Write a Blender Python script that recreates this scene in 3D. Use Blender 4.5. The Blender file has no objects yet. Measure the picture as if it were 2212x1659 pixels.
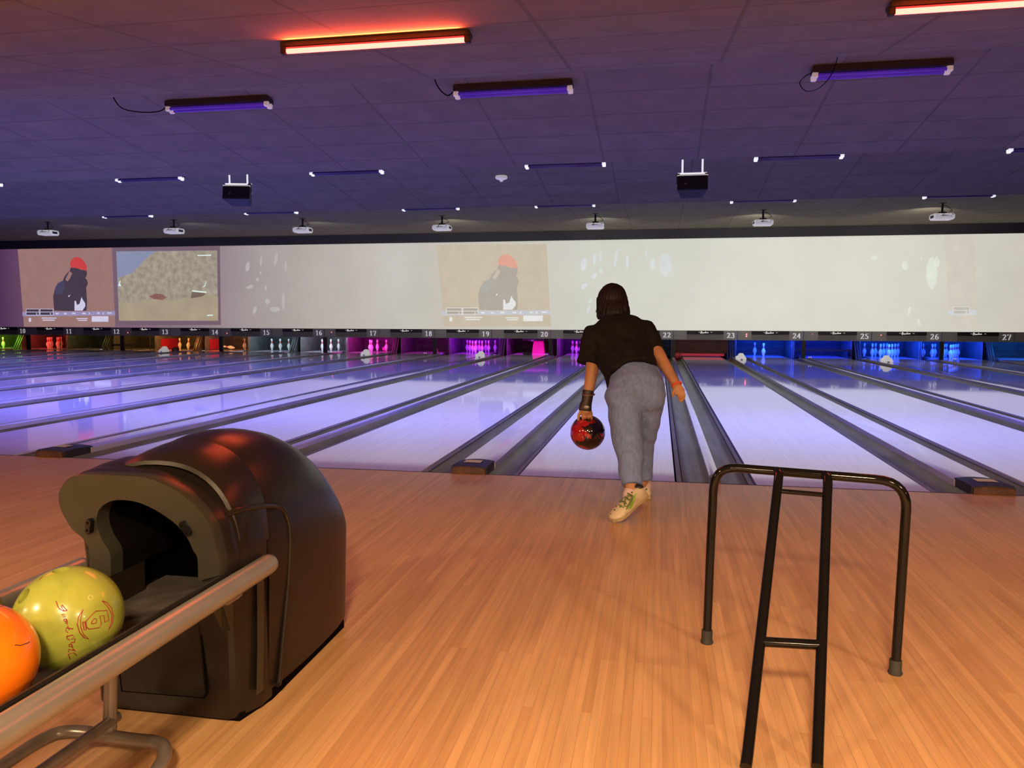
import bpy, bmesh, math, random
from math import sin, cos, pi, sqrt, radians
from mathutils import Vector, Matrix, noise
random.seed(7)
sc = bpy.context.scene
COL = sc.collection
# ------------------------------------------------------------------ camera
F_PX, YAW, PITCH, ROLL = 1690.118, -0.185562, -0.084859, 0.002396
CAM = Vector((0.94579, -5.30988, 1.10173))
FW = Vector((sin(YAW)*cos(PITCH), cos(YAW)*cos(PITCH), sin(PITCH)))
_r = Vector((cos(YAW), -sin(YAW), 0)); _u = _r.cross(FW)
RT = _r*cos(ROLL) + _u*sin(ROLL); UP = -_r*sin(ROLL) + _u*cos(ROLL)
cd = bpy.data.cameras.new('camera'); cam = bpy.data.objects.new('camera', cd); COL.objects.link(cam)
cd.sensor_width = 36; cd.lens = F_PX/2212*36; cd.clip_start = 0.05; cd.clip_end = 200
M = Matrix((RT, UP, -FW)).transposed().to_4x4(); M.translation = CAM
cam.matrix_world = M; sc.camera = cam
def ray(x, y): return FW*F_PX + RT*(x-1106) + UP*(829.5-y)
def gz(x, y, z=0.0): d = ray(x, y); return CAM + d*((z-CAM.z)/d.z)      # where the sight line meets a level plane
def gy(x, y, Y): d = ray(x, y); return CAM + d*((Y-CAM.y)/d.y)
def gx(x, y, X): d = ray(x, y); return CAM + d*((X-CAM.x)/d.x)
# ------------------------------------------------------------------ world and exposure
sc.view_settings.view_transform = 'Standard'; sc.view_settings.look = 'None'
sc.view_settings.gamma = 1.0; sc.view_settings.use_curve_mapping = False
sc.view_settings.exposure = 0.0
w = bpy.data.worlds.new('world'); sc.world = w; w.use_nodes = True
w.node_tree.nodes['Background'].inputs[0].default_value = (0.05, 0.03, 0.06, 1)
w.node_tree.nodes['Background'].inputs[1].default_value = 0.3
sc.cycles.use_denoising = True
sc.cycles.max_bounces = 6; sc.cycles.diffuse_bounces = 3; sc.cycles.glossy_bounces = 4
sc.cycles.sample_clamp_indirect = 4.0
sc.cycles.caustics_reflective = False; sc.cycles.caustics_refractive = False
# ------------------------------------------------------------------ lamps
def area(name, loc, size, power, col, target=None, sy=None, spread=pi):
    l = bpy.data.lights.new(name, 'AREA'); l.energy = power; l.color = col
    l.shape = 'RECTANGLE'; l.size = size; l.size_y = sy or size; l.spread = spread
    o = bpy.data.objects.new(name, l); COL.objects.link(o); o.location = loc
    d = (Vector(target) - Vector(loc)) if target else Vector((0, 0, -1))
    o.rotation_euler = d.to_track_quat('-Z', 'Y').to_euler(); return o
PITCHX = 2*1.0668 + 0.71969 + 0.53199
# warm ceiling lamps over the seating behind the camera
for x, y, e in ((-2.6, -6.6, 34), (1.0, -6.4, 46), (4.6, -6.6, 44), (-0.8, -9.0, 40), (3.0, -9.0, 50), (-7, -7, 40), (9, -7, 40)):
    area('warm_ceiling_lamp', (x, y, 2.55), 0.4, e*5.7, (1.0, 0.69, 0.385))
# ultraviolet tubes: the lanes answer them with a violet blue
for y, z, e, js in ((2.65, 3.34, 44, (-3, -2, -1, 0, 1, 2)), (6.6, 3.36, 22, (-4, -3, -2, -1, 0, 1, 2)), (10.6, 3.28, 13, (-5, -4, -3, -2, -1, 0, 1, 2))):
    for j in js:
        area('violet_tube_lamp', (-0.5+PITCHX*j, y, z), 1.2, e*(3.0 if j < -1 else 2.2 if j < 0 else 1.7), (0.21, 0.23, 1.0), target=(-0.5+PITCHX*j, y+.6, 0), sy=0.12, spread=radians(120))
# ------------------------------------------------------------------ materials
def mat(name, col, rough=0.5, metal=0.0, spec=0.5, emi=None, estr=1.0, vary=None, bump=None, coat=0.0, coat_r=0.05):
    m = bpy.data.materials.new(name); m.use_nodes = True; nt = m.node_tree
    b = nt.nodes['Principled BSDF']; L = nt.links
    b.inputs['Base Color'].default_value = (*col, 1); b.inputs['Roughness'].default_value = rough
    b.inputs['Metallic'].default_value = metal; b.inputs['Specular IOR Level'].default_value = spec
    b.inputs['Coat Weight'].default_value = coat; b.inputs['Coat Roughness'].default_value = coat_r
    if emi: b.inputs['Emission Color'].default_value = (*emi, 1); b.inputs['Emission Strength'].default_value = estr
    if vary or bump:
        tc = nt.nodes.new('ShaderNodeTexCoord')
    if vary:                       # (scale vector, amount)
        mp = nt.nodes.new('ShaderNodeMapping'); mp.inputs['Scale'].default_value = vary[0]
        L.new(tc.outputs['Object'], mp.inputs['Vector'])
        n = nt.nodes.new('ShaderNodeTexNoise'); n.inputs['Scale'].default_value = 1; n.inputs['Detail'].default_value = 4
        L.new(mp.outputs[0], n.inputs['Vector'])
        mx = nt.nodes.new('ShaderNodeMix'); mx.data_type = 'RGBA'
        a = vary[1]
        mx.inputs[6].default_value = (*[c*(1-a) for c in col], 1); mx.inputs[7].default_value = (*[min(1, c*(1+a)) for c in col], 1)
        r = nt.nodes.new('ShaderNodeMapRange'); r.inputs[1].default_value = 0.3; r.inputs[2].default_value = 0.7
        L.new(n.outputs[0], r.inputs[0]); L.new(r.outputs[0], mx.inputs[0]); L.new(mx.outputs[2], b.inputs['Base Color'])
    if bump:                       # (scale vector, strength, distance)
        mp = nt.nodes.new('ShaderNodeMapping'); mp.inputs['Scale'].default_value = bump[0]
        L.new(tc.outputs['Object'], mp.inputs['Vector'])
        n = nt.nodes.new('ShaderNodeTexNoise'); n.inputs['Scale'].default_value = 1; n.inputs['Detail'].default_value = 3
        L.new(mp.outputs[0], n.inputs['Vector'])
        bp = nt.nodes.new('ShaderNodeBump'); bp.inputs['Strength'].default_value = bump[1]; bp.inputs['Distance'].default_value = bump[2]
        L.new(n.outputs[0], bp.inputs['Height']); L.new(bp.outputs[0], b.inputs['Normal'])
    return m
def planks(name, c1, c2, mortar, along, across, swap=True, rough=0.35, off=(0, 0), gap=0.012, bumpd=0.0004, stain=0.0, coat=0.0, offset=0.37, spec=0.5):
    m = bpy.data.materials.new(name); m.use_nodes = True; nt = m.node_tree; L = nt.links
    b = nt.nodes['Principled BSDF']; b.inputs['Roughness'].default_value = rough; b.inputs['Coat Weight'].default_value = coat
    b.inputs['Specular IOR Level'].default_value = spec
    tc = nt.nodes.new('ShaderNodeTexCoord'); sp = nt.nodes.new('ShaderNodeSeparateXYZ'); cb = nt.nodes.new('ShaderNodeCombineXYZ')
    L.new(tc.outputs['Object'], sp.inputs[0])
    L.new(sp.outputs[1 if swap else 0], cb.inputs[0]); L.new(sp.outputs[0 if swap else 1], cb.inputs[1])
    mp = nt.nodes.new('ShaderNodeMapping'); mp.inputs['Location'].default_value = (off[0], off[1], 0); L.new(cb.outputs[0], mp.inputs[0])
    br = nt.nodes.new('ShaderNodeTexBrick'); L.new(mp.outputs[0], br.inputs['Vector'])
    br.inputs['Scale'].default_value = 1; br.inputs['Brick Width'].default_value = along; br.inputs['Row Height'].default_value = across
    br.inputs['Mortar Size'].default_value = gap*across; br.inputs['Mortar Smooth'].default_value = 0.3
    br.inputs['Color1'].default_value = (*c1, 1); br.inputs['Color2'].default_value = (*c2, 1); br.inputs['Mortar'].default_value = (*mortar, 1)
    br.offset = offset; br.offset_frequency = 3 if offset else 2
    n = nt.nodes.new('ShaderNodeTexNoise'); n.inputs['Detail'].default_value = 5; n.inputs['Scale'].default_value = 1
    mp2 = nt.nodes.new('ShaderNodeMapping'); mp2.inputs['Scale'].default_value = (2.2, 60, 1) if swap else (3, 3, 1)
    L.new(cb.outputs[0], mp2.inputs[0]); L.new(mp2.outputs[0], n.inputs['Vector'])
    mr = nt.nodes.new('ShaderNodeMapRange'); mr.inputs[1].default_value = .3; mr.inputs[2].default_value = .7
    mr.inputs[3].default_value = 1-stain; mr.inputs[4].default_value = 1+stain; L.new(n.outputs[0], mr.inputs[0])
    vm = nt.nodes.new('ShaderNodeVectorMath'); vm.operation = 'SCALE'; L.new(br.outputs[0], vm.inputs[0]); L.new(mr.outputs[0], vm.inputs['Scale'])
    L.new(vm.outputs[0], b.inputs['Base Color'])
    bp = nt.nodes.new('ShaderNodeBump'); bp.inputs['Strength'].default_value = 1; bp.inputs['Distance'].default_value = bumpd; bp.invert = True
    L.new(br.outputs['Fac'], bp.inputs['Height']); L.new(bp.outputs[0], b.inputs['Normal'])
    return m
M_FLOOR = planks('maple_floor', (0.65, 0.38, 0.18), (0.54, 0.295, 0.13), (0.42, 0.22, 0.095), 0.95, 0.0278, rough=0.30, stain=0.13, gap=0.022, bumpd=0.0001)
M_LANE = planks('lane_laminate', (0.76, 0.71, 0.84), (0.71, 0.66, 0.80), (0.62, 0.57, 0.72), 1.3, 0.0274, rough=0.045, stain=0.05, gap=0.03, bumpd=0.00004, spec=0.85)
M_CEIL = planks('ceiling_tile', (0.225, 0.190, 0.120), (0.205, 0.172, 0.108), (0.160, 0.132, 0.084), 1.2, 0.61, swap=False, rough=0.9, stain=0.12, gap=0.025, bumpd=0.002, off=(-0.19, 0.0), offset=0.0)
M_WALL = mat('dark_wall_paint', (0.055, 0.052, 0.055), 0.9, vary=((1, 1, 1), .1))
M_WARMWALL = mat('dark_rear_wall_paint', (0.06, 0.05, 0.048), 0.8, vary=((1, 1, 1), .1))
M_GUT = mat('gutter_grey', (0.17, 0.150, 0.085), 0.38, vary=((14, 1.6, 4), .35), bump=((30, 6, 30), .2, .001))
M_RAILB = mat('rail_putty', (0.16, 0.135, 0.09), 0.5, vary=((30, 3, 30), .2))
M_BLACKGAP = mat('black_gap', (0.012, 0.012, 0.013), 0.7, vary=((9, 9, 9), .3))
M_CAPP = mat('division_grey', (0.60, 0.56, 0.68), 0.07, vary=((12, 1.5, 12), .16), bump=((8, 2, 8), .15, .0006))
M_BLKPL = mat('black_plastic', (0.018, 0.015, 0.013), 0.42, vary=((6, 6, 6), .2))
M_HOOD = mat('hood_plastic', (0.013, 0.0095, 0.0075), 0.32, vary=((5, 5, 5), .15), bump=((220, 220, 220), .12, .0006), spec=0.36)
M_COLLAR = mat('collar_plastic', (0.027, 0.025, 0.018), 0.36, spec=0.4, vary=((7, 7, 7), .15), bump=((220, 220, 220), .1, .0005))
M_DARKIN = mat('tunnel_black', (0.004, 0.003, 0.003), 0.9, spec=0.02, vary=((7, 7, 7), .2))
M_STEEL = mat('brushed_aluminium', (0.29, 0.275, 0.255), 0.33, metal=0.45, vary=((2, 9, 60), .08))
M_STAND = mat('painted_steel_tube', (0.23, 0.19, 0.165), 0.28, metal=0.35, vary=((12, 12, 12), .2))
M_TRAY = mat('dusty_tray', (0.05, 0.042, 0.038), 0.7, vary=((9, 9, 9), .5))
M_BLKMETAL = mat('black_enamel', (0.006, 0.0055, 0.006), 0.08, spec=0.3, vary=((5, 5, 5), .1))
M_RUBBER = mat('black_rubber', (0.03, 0.028, 0.027), 0.7, vary=((20, 20, 20), .2))
M_FASC = mat('fascia_grey', (0.25, 0.235, 0.21), 0.6, vary=((4, 4, 4), .08))
M_STRIP = mat('fascia_black', (0.012, 0.008, 0.012), 0.45, vary=((4, 4, 4), .1))
M_GRILL = mat('fascia_grille', (0.13, 0.12, 0.105), 0.6, vary=((90, 1, 1), .35))
M_NUM = mat('number_white', (0.72, 0.72, 0.74), 0.5, emi=(.7, .7, .75), estr=0.5, vary=((5, 5, 5), .03))  # emission added to brighten the digits, which are no lamps
M_LOGO = mat('logo_white', (0.95, 0.93, 0.88), 0.5, emi=(1, .97, .9), estr=0.45, vary=((5, 5, 5), .03))
M_LED = mat('red_led', (1, .1, .1), 0.4, emi=(1, .12, .12), estr=6, vary=((5, 5, 5), .01))
M_WHITEPL = mat('white_plastic', (0.62, 0.61, 0.58), 0.45, emi=(1, .98, .9), estr=.28, vary=((9, 9, 9), .06))  # emission added so the white plastic parts read as lit
M_CASE = mat('projector_white', (0.66, 0.65, 0.62), 0.4, emi=(1, .98, .97), estr=.30, vary=((9, 9, 9), .05))  # light falling on the case is partly put in as emission
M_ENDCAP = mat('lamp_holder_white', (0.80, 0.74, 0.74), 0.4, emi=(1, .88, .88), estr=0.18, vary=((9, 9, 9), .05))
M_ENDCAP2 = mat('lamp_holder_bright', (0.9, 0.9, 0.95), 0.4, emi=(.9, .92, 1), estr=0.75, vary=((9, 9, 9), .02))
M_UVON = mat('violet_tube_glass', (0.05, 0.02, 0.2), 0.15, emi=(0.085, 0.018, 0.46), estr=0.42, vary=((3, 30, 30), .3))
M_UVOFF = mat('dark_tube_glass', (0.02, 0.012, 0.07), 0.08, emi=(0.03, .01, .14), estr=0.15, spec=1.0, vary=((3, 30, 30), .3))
M_HOUSE = mat('dark_housing', (0.035, 0.02, 0.022), 0.6, vary=((9, 9, 9), .1))
M_REDTUBE = mat('orange_tube_glow', (1, .3, .15), 0.3, emi=(1.0, 0.030, 0.022), estr=26, vary=((5, 5, 5), .01))
M_YELLOW = mat('yellow_sticker', (0.66, 0.55, 0.17), 0.4, vary=((60, 200, 60), .25))
M_BROWNPL = mat('brown_cover', (0.10, 0.045, 0.03), 0.3, vary=((25, 25, 25), .5))
M_RED = mat('red_board', (0.5, 0.02, 0.03), 0.4, emi=(.5, .01, .02), estr=.15, vary=((5, 5, 5), .1))
M_BAY = mat('bay_panel', (0.15, 0.15, 0.15), 0.45, vary=((6, 6, 6), .25))
M_CURT = mat('bay_curtain', (0.10, 0.10, 0.10), 0.8, vary=((2, 2, 9), .4))
M_DARKBAY = mat('bay_dark', (0.03, 0.03, 0.035), 0.5, vary=((6, 6, 6), .3))
# ------------------------------------------------------------------ mesh helpers
class MB:
    def __init__(s): s.v = []; s.f = []
    def add(s, vs, fs):
        n = len(s.v); s.v += [Vector(p) for p in vs]; s.f += [tuple(i+n for i in f) for f in fs]; return s
    def box(s, lo, hi, R=None, c=None):
        x0, y0, z0 = lo; x1, y1, z1 = hi
        P = [Vector(p) for p in ((x0,y0,z0),(x1,y0,z0),(x1,y1,z0),(x0,y1,z0),(x0,y0,z1),(x1,y0,z1),(x1,y1,z1),(x0,y1,z1))]
        if R is not None: c = Vector(c); P = [R @ (p-c) + c for p in P]
        return s.add(P, [(3,2,1,0),(4,5,6,7),(0,1,5,4),(1,2,6,5),(2,3,7,6),(3,0,4,7)])
    def loft(s, secs, caps=True, closed=True):
        n = len(secs[0]); b = len(s.v)
        for q in secs: s.v += [Vector(p) for p in q]
        m = n if closed else n-1
        for i in range(len(secs)-1):
            for j in range(m):
                a = b+i*n+j; c = b+i*n+(j+1) % n
                s.f.append((a, c, c+n, a+n))
        if caps: s.f.append(tuple(b+j for j in reversed(range(n)))); s.f.append(tuple(b+(len(secs)-1)*n+j for j in range(n)))
        return s
    def tube(s, path, r, n=10, closed=False, caps=True):
        path = [Vector(p) for p in path]; R = r if isinstance(r, (list, tuple)) else [r]*len(path)
        m = len(path); ts = []
        for i in range(m):
            a = path[(i-1) % m] if (closed or i) else path[0]; c = path[(i+1) % m] if (closed or i < m-1) else path[-1]
            ts.append((c-a).normalized())
        t = ts[0]; ref = Vector((0, 0, 1)) if abs(t.z) < .9 else Vector((1, 0, 0))
        nrm = (ref - t*ref.dot(t)).normalized(); secs = []
        for i in range(m):
            t = ts[i]; nrm = (nrm - t*nrm.dot(t)).normalized(); bn = t.cross(nrm)
            secs.append([path[i] + (nrm*cos(2*pi*k/n) + bn*sin(2*pi*k/n))*R[i] for k in range(n)])
        if closed: secs.append(secs[0]); return s.loft(secs, caps=False)
        return s.loft(secs, caps=caps)
    def lathe(s, prof, c=(0, 0, 0), n=20):
        c = Vector(c); secs = [[c + Vector((r*cos(2*pi*k/n), r*sin(2*pi*k/n), z)) for k in range(n)] for r, z in prof]
        return s.loft(secs)
    def ball(s, c, r, nu=20, nv=12):
        c = Vector(c); rr = Vector(r) if not isinstance(r, (int, float)) else Vector((r, r, r)); secs = []
        for i in range(nv+1):
            t = pi*min(max(i/nv, .004), .996)
            secs.append([c + Vector((rr.x*sin(t)*cos(2*pi*k/nu), rr.y*sin(t)*sin(2*pi*k/nu), -rr.z*cos(t))) for k in range(nu)])
        return s.loft(secs)
    def prism(s, poly, d):          # poly: 3D outline, d: thickness vector
        d = Vector(d); a = [Vector(p) for p in poly]; return s.loft([a, [p+d for p in a]])
    def join(s, o): return s.add(o.v, o.f)
def mesh_obj(name, mb, m, parent=None, smooth=None, origin=None, bevel=0):
    v = mb.v
    off = Vector(origin) if origin is not None else (parent.matrix_basis.translation.copy() if parent else Vector())
    p = parent
    while p and p.parent: p = p.parent; off = off + p.matrix_basis.translation
    if parent and origin is not None: raise ValueError
    me = bpy.data.meshes.new(name); me.from_pydata([tuple(q-off) for q in v], [], mb.f)
    bm = bmesh.new(); bm.from_mesh(me)
    bmesh.ops.recalc_face_normals(bm, faces=bm.faces)
    if bevel: bmesh.ops.bevel(bm, geom=[e for e in bm.edges if len(e.link_faces) == 2 and e.calc_face_angle(0) > .6], offset=bevel, segments=2, affect='EDGES', clamp_overlap=True)
    bm.to_mesh(me); bm.free()
    if smooth:
        for q in me.polygons: q.use_smooth = True
        me.set_sharp_from_angle(angle=radians(smooth))
    me.materials.append(m)
    o = bpy.data.objects.new(name, me); COL.objects.link(o)
    if parent: o.parent = parent
    else: o.location = off
    return o
def thing(name, loc, label, cat, group=None):
    o = bpy.data.objects.new(name, None); COL.objects.link(o); o.location = loc; o.empty_display_size = .1
    return tag(o, label, cat, group)
def tag(o, label=None, cat=None, group=None, kind=None):
    if label: o['label'] = label
    if cat: o['category'] = cat
    if group: o['group'] = group
    if kind: o['kind'] = kind
    return o
def struct(name, mb, m, smooth=None, bevel=0):
    return tag(mesh_obj(name, mb, m, smooth=smooth, bevel=bevel), kind='structure')
def dup(o, parent=None):
    c = o.copy(); COL.objects.link(c); c.parent = parent
    for ch in list(o.children): dup(ch, c)
    return c
def grid_plane(mb, x0, x1, pts):      # pts: (y,z) profile; a surface strip across x
    mb.loft([[Vector((x0, y, z)) for y, z in pts], [Vector((x1, y, z)) for y, z in pts]], caps=False, closed=False); return mb
_ones = ['', 'one', 'two', 'three', 'four', 'five', 'six', 'seven', 'eight', 'nine']
def NW(n):
    if n < 10: return _ones[n]
    if n < 20: return ['ten', 'eleven', 'twelve', 'thirteen', 'fourteen', 'fifteen', 'sixteen', 'seventeen', 'eighteen', 'nineteen'][n-10]
    return 'twenty' + ('-'+_ones[n-20] if n > 20 else '')
# ------------------------------------------------------------------ lane grid
LW, GN, GW = 1.0668, 0.53199, 0.71969
YF, ZFB, ZFT = 16.558, 0.5067, 0.7587
def xL(n): return PITCHX*((n-22)//2) if n % 2 == 0 else PITCHX*((n-23)//2) + LW + GN
def xF(n): return 1.3215 + 1.69347*(n-22)     # right edge of the masking unit numbered n
XMIN, XMAX = -23.2, 14.0
# ------------------------------------------------------------------ the room
struct('floor', MB().box((XMIN, -12, -0.25), (XMAX, 0, 0)), M_FLOOR)
struct('floor_under_lanes', MB().box((XMIN, 0, -0.3), (XMAX, 20.4, -0.12)), M_BLACKGAP)
struct('wall_left', MB().box((XMIN-.2, -12, -.3), (XMIN, 20.4, 3.9)), M_WALL)
struct('wall_right', MB().box((XMAX, -12, -.3), (XMAX+.2, 20.4, 3.9)), M_WALL)
struct('wall_front', MB().box((XMIN-.2, -12.2, -.3), (XMAX+.2, -12, 3.9)), M_WARMWALL)
struct('wall_back', MB().box((XMIN-.2, 20.4, -.3), (XMAX+.2, 20.6, 3.9)), M_WALL)
ZTOP = 3.9
cp = [(-12.0, 2.66), (-1.75, 2.66), (1.42, 3.155), (1.42, 3.62), (5.32, 3.155), (5.32, 3.66), (9.2, 3.155), (9.2, 3.44), (16.2, 3.44), (16.2, 3.26), (YF+.03, 3.235), (YF+.03, 3.44), (20.4, 3.44)]
mb = MB(); secs = []
for X in (XMIN, XMAX):
    secs.append([Vector((X, y, z)) for y, z in cp] + [Vector((X, 20.4, ZTOP)), Vector((X, -12, ZTOP))])
mb.loft(secs); struct('ceiling', mb, M_CEIL)
# front lip of the screen wall and the trim around the first ceiling step
struct('trim_1', MB().box((XMIN, 16.14, 3.20), (XMAX, 16.20, 3.43)), M_WALL)
# ------------------------------------------------------------------ lanes
RB, GB, GUTW = 0.014, 0.034, 0.0
SIDE = 0.232                                   # from lane edge to division: gap, bumper rail, gutter
def gutter_mb(xa, xb, y0, y1):                 # channel between xa (lane side) and xb
    n = 12; prof = []
    for k in range(n+1):
        t = k/n; x = xa+(xb-xa)*t; z = -0.012 - 0.078*sqrt(max(0, 1-(2*t-1)**2))
        prof.append((x, z))
    m = MB(); ys = [y0, y1]
    m.loft([[Vector((x, y, z)) for x, z in prof] + [Vector((x, y, z-.006)) for x, z in reversed(prof)] for y in ys])
    return m
for n in range(9, 29):
    x0 = xL(n); x1 = x0+LW; c = (x0+x1)/2
    if n == 9: where = 'the farthest visible on the left'
    t = thing('bowling_lane', (c, 0, 0), 'pale glossy bowling lane that ends under the number %s' % NW(n) if 10 <= n <= 27 else
              ('pale bowling lane left of the lane under number 10' if n == 9 else 'pale bowling lane right of the lane under number 27'), 'bowling lane', 'lanes of the alley')
    mesh_obj('lane_surface', MB().box((x0, 0.006, -0.06), (x1, 19.12, 0)), M_LANE, t)
    for s, xe in ((-1, x0), (1, x1)):
        mesh_obj('bumper_rail', MB().box((min(xe+s*RB, xe+s*(RB+GB)), 0.02, -0.05), (max(xe+s*RB, xe+s*(RB+GB)), 16.9, -0.006)), M_RAILB, t, bevel=.003)
        xa, xb = xe+s*(RB+GB+.006), xe+s*SIDE
        mesh_obj('gutter', gutter_mb(xa, xb, 0.01, 17.6), M_GUT, t, smooth=40)
# divisions between the lanes
def arch_strip(xa, xb, y0, y1, z, rise, base):
    n = 8; pr = [(xa, base)] + [(xa+(xb-xa)*k/n, z+rise*(1-(2*k/n-1)**2)) for k in range(n+1)] + [(xb, base)]
    return MB().loft([[Vector((x, y, zz)) for x, zz in pr] for y in (y0, y1)])
for n in range(9, 28):
    xa = xL(n)+LW+SIDE; xb = xL(n+1)-SIDE; c = (xa+xb)/2; wide = n % 2 == 1
    nm = 'between lanes %s and %s' % (NW(n), NW(n+1))
    if wide:
        t = thing('lane_division', (c, 0, -.12), 'wide flat shiny division %s' % nm, 'lane divider', 'wide divisions with ball track below')
        mesh_obj('capping', arch_strip(xa, xb, .30, 17.0, .030, .004, -.11), M_CAPP, t, smooth=50)
        z0 = .052
        sec = []
        for y, zz, ww in ((0.0, z0-.008, .0), (0.03, z0, .0), (.27, .046, .004), (.33, .036, .012)):
            n8 = 8; a, b = xa+ww, xb-ww
            sec.append([Vector((a, y, -.10))] + [Vector((a+(b-a)*k/n8, y, zz+.012*(1-(2*k/n8-1)**2))) for k in range(n8+1)] + [Vector((b, y, -.10))])
        mesh_obj('end_cover', MB().loft(sec), M_RUBBER, t, smooth=40)
        mesh_obj('front_lens', arch_strip(xa+.008, xb-.008, -.016, .0, z0-.012, .011, .002), M_BROWNPL, t, smooth=40)
        q = MB()
        sx, sy = (xa+xb)/2, .13
        q.loft([[Vector((sx-.062+.124*k/6, yy, .0015+.0+ .0585+.006*(1-((k/6*.124-.062)/.13)**2)*1.0)) for k in range(7)] for yy in (sy-.045, sy+.05)], caps=False, closed=False)
        mesh_obj('warning_sticker', q, M_YELLOW, t)
        # faint moulded lines on the lens
        q = MB()
        for a, b in (((xa+.09, .035), (xa+.13, .012)), ((xa+.13, .012), (xa+.17, .035))):
            q.tube([(a[0], -.0175, a[1]), (b[0], -.0175, b[1])], .0013, 5)
        mesh_obj('moulded_emblem', q, M_STAND, t)
    else:
        t = thing('lane_division', (c, 0, -.12), 'narrow rounded division %s' % nm, 'lane divider', 'narrow divisions')
        mesh_obj('capping', arch_strip(xa, xb, .10, 17.0, .026, .008, -.11), M_CAPP, t, smooth=50)
        mesh_obj('end_cover', MB().box((xa+.001, -.006, -.10), (xb-.001, .10, .045)), M_BROWNPL, t, bevel=.006)
# foul line
tag(mesh_obj('foul_line', MB().box((XMIN, -0.006, -0.01), (XMAX, 0.006, 0.0012)), M_BLACKGAP), kind='structure').name = 'trim_2'
# ------------------------------------------------------------------ pin bays
LED = {9: ((.35, 1, .05), 26), 10: ((1, .02, .03), 18), 11: ((.42, .40, .08), 6), 12: ((.8, .42, .06), 8), 13: ((1, .36, .06), 18), 14: ((1, .30, .05), 18),
       15: ((.55, .85, 1), 13), 16: ((.65, .85, 1), 22), 17: ((1, .0, .62), 30), 18: ((.8, .0, .55), 11), 19: ((.42, .0, 1), 36), 20: ((.75, .0, .9), 26), 21: ((.42, .0, 1), 34),
       22: ((.1, .35, .45), 4), 23: ((.6, .02, .05), 1.0), 24: ((.0, .06, 1), 46), 25: ((.0, .03, 1), 34), 26: ((.0, .06, 1), 46), 27: ((.0, .06, 1), 46), 28: ((.0, .14, .8), 26)}
for n in range(9, 29):
    x0 = xL(n)-.245; x1 = xL(n)+LW+.245; c = (x0+x1)/2
    t = thing('pin_bay', (c, 17.3, 0), 'lit pin bay at the end of lane %s' % NW(n) if 9 < n < 28 else 'pin bay at the %s edge of the row' % ('left' if n == 9 else 'right'), 'pin bay', 'pin bays under the screen')
    for s, x in ((-1, x0), (1, x1)):
        m = MB(); xx = x
        poly = [(18.22, -.1), (18.22, .30), (18.30, .80), (20.0, .80), (20.0, -.1)]
        m.prism([Vector((xx-.012, y, z)) for y, z in poly], (.024, 0, 0))
        mesh_obj('side_wall', m, M_BAY, t)
    m = MB()
    secs = []
    for z in (-.1, .1, .3, .5, .8):
        secs.append([Vector((x0+.012+(x1-x0-.024)*k/16, 19.75-.25*z+.02*sin(k*1.7+n), z)) for k in range(17)] + [Vector((x1-.012, 19.9, z)), Vector((x0+.012, 19.9, z))])
    m.loft(secs)
    mesh_obj('back_curtain', m, M_CURT, t, smooth=50)
    mesh_obj('roof', MB().box((x0, 17.5, .80), (x1, 20.0, .83)), M_DARKBAY, t)
    col, e = LED[n]
    area('pin_bay_lamp', (c, 17.72, .77), 1.1, e*(2.0 if n > 23 else 1.15), col, target=(c, 19.1, 0.05), sy=.10)
# machine fronts in the gaps
for n in range(9, 28):
    xa = xL(n)+LW+.262; xb = xL(n+1)-.262; c = (xa+xb)/2
    if n % 2 == 1:
        t = thing('ball_lift_guard', (c, 17.1, 0), 'black slanted guard plates between pin bays %s and %s' % (NW(n), NW(n+1)), 'machine guard', 'guards between the pin bays')
        for k, dx in enumerate((-.065, -.0, .065)):
            m = MB(); m.prism([Vector((c+dx-.02, 17.80+.02*k, -.05)), Vector((c+dx+.02, 17.80+.02*k, -.05)), Vector((c+dx+.02, 18.20+.02*k, .62)), Vector((c+dx-.02, 18.20+.02*k, .62))], (0, .03, 0))
            mesh_obj('guard_plate', m, M_BLKPL, t)
        mesh_obj('back_plate', MB().box((xa+.0, 18.5, -.1), (xb, 18.53, .8)), M_BLKPL, t)
    else:
        t = thing('masking_post', (c, YF, 0), 'dark post under the masking strip between bays %s and %s' % (NW(n), NW(n+1)), 'post', 'posts under the masking strip')
        mesh_obj('post_column', MB().box((c-.05, YF-.03, .036), (c+.05, YF+.05, ZFB-.003)), M_BLKPL, t, bevel=.004)
        mesh_obj('back_plate', MB().box((xa+.0, 17.9, -.1), (xb, 17.93, .8)), M_DARKBAY, t)
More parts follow.
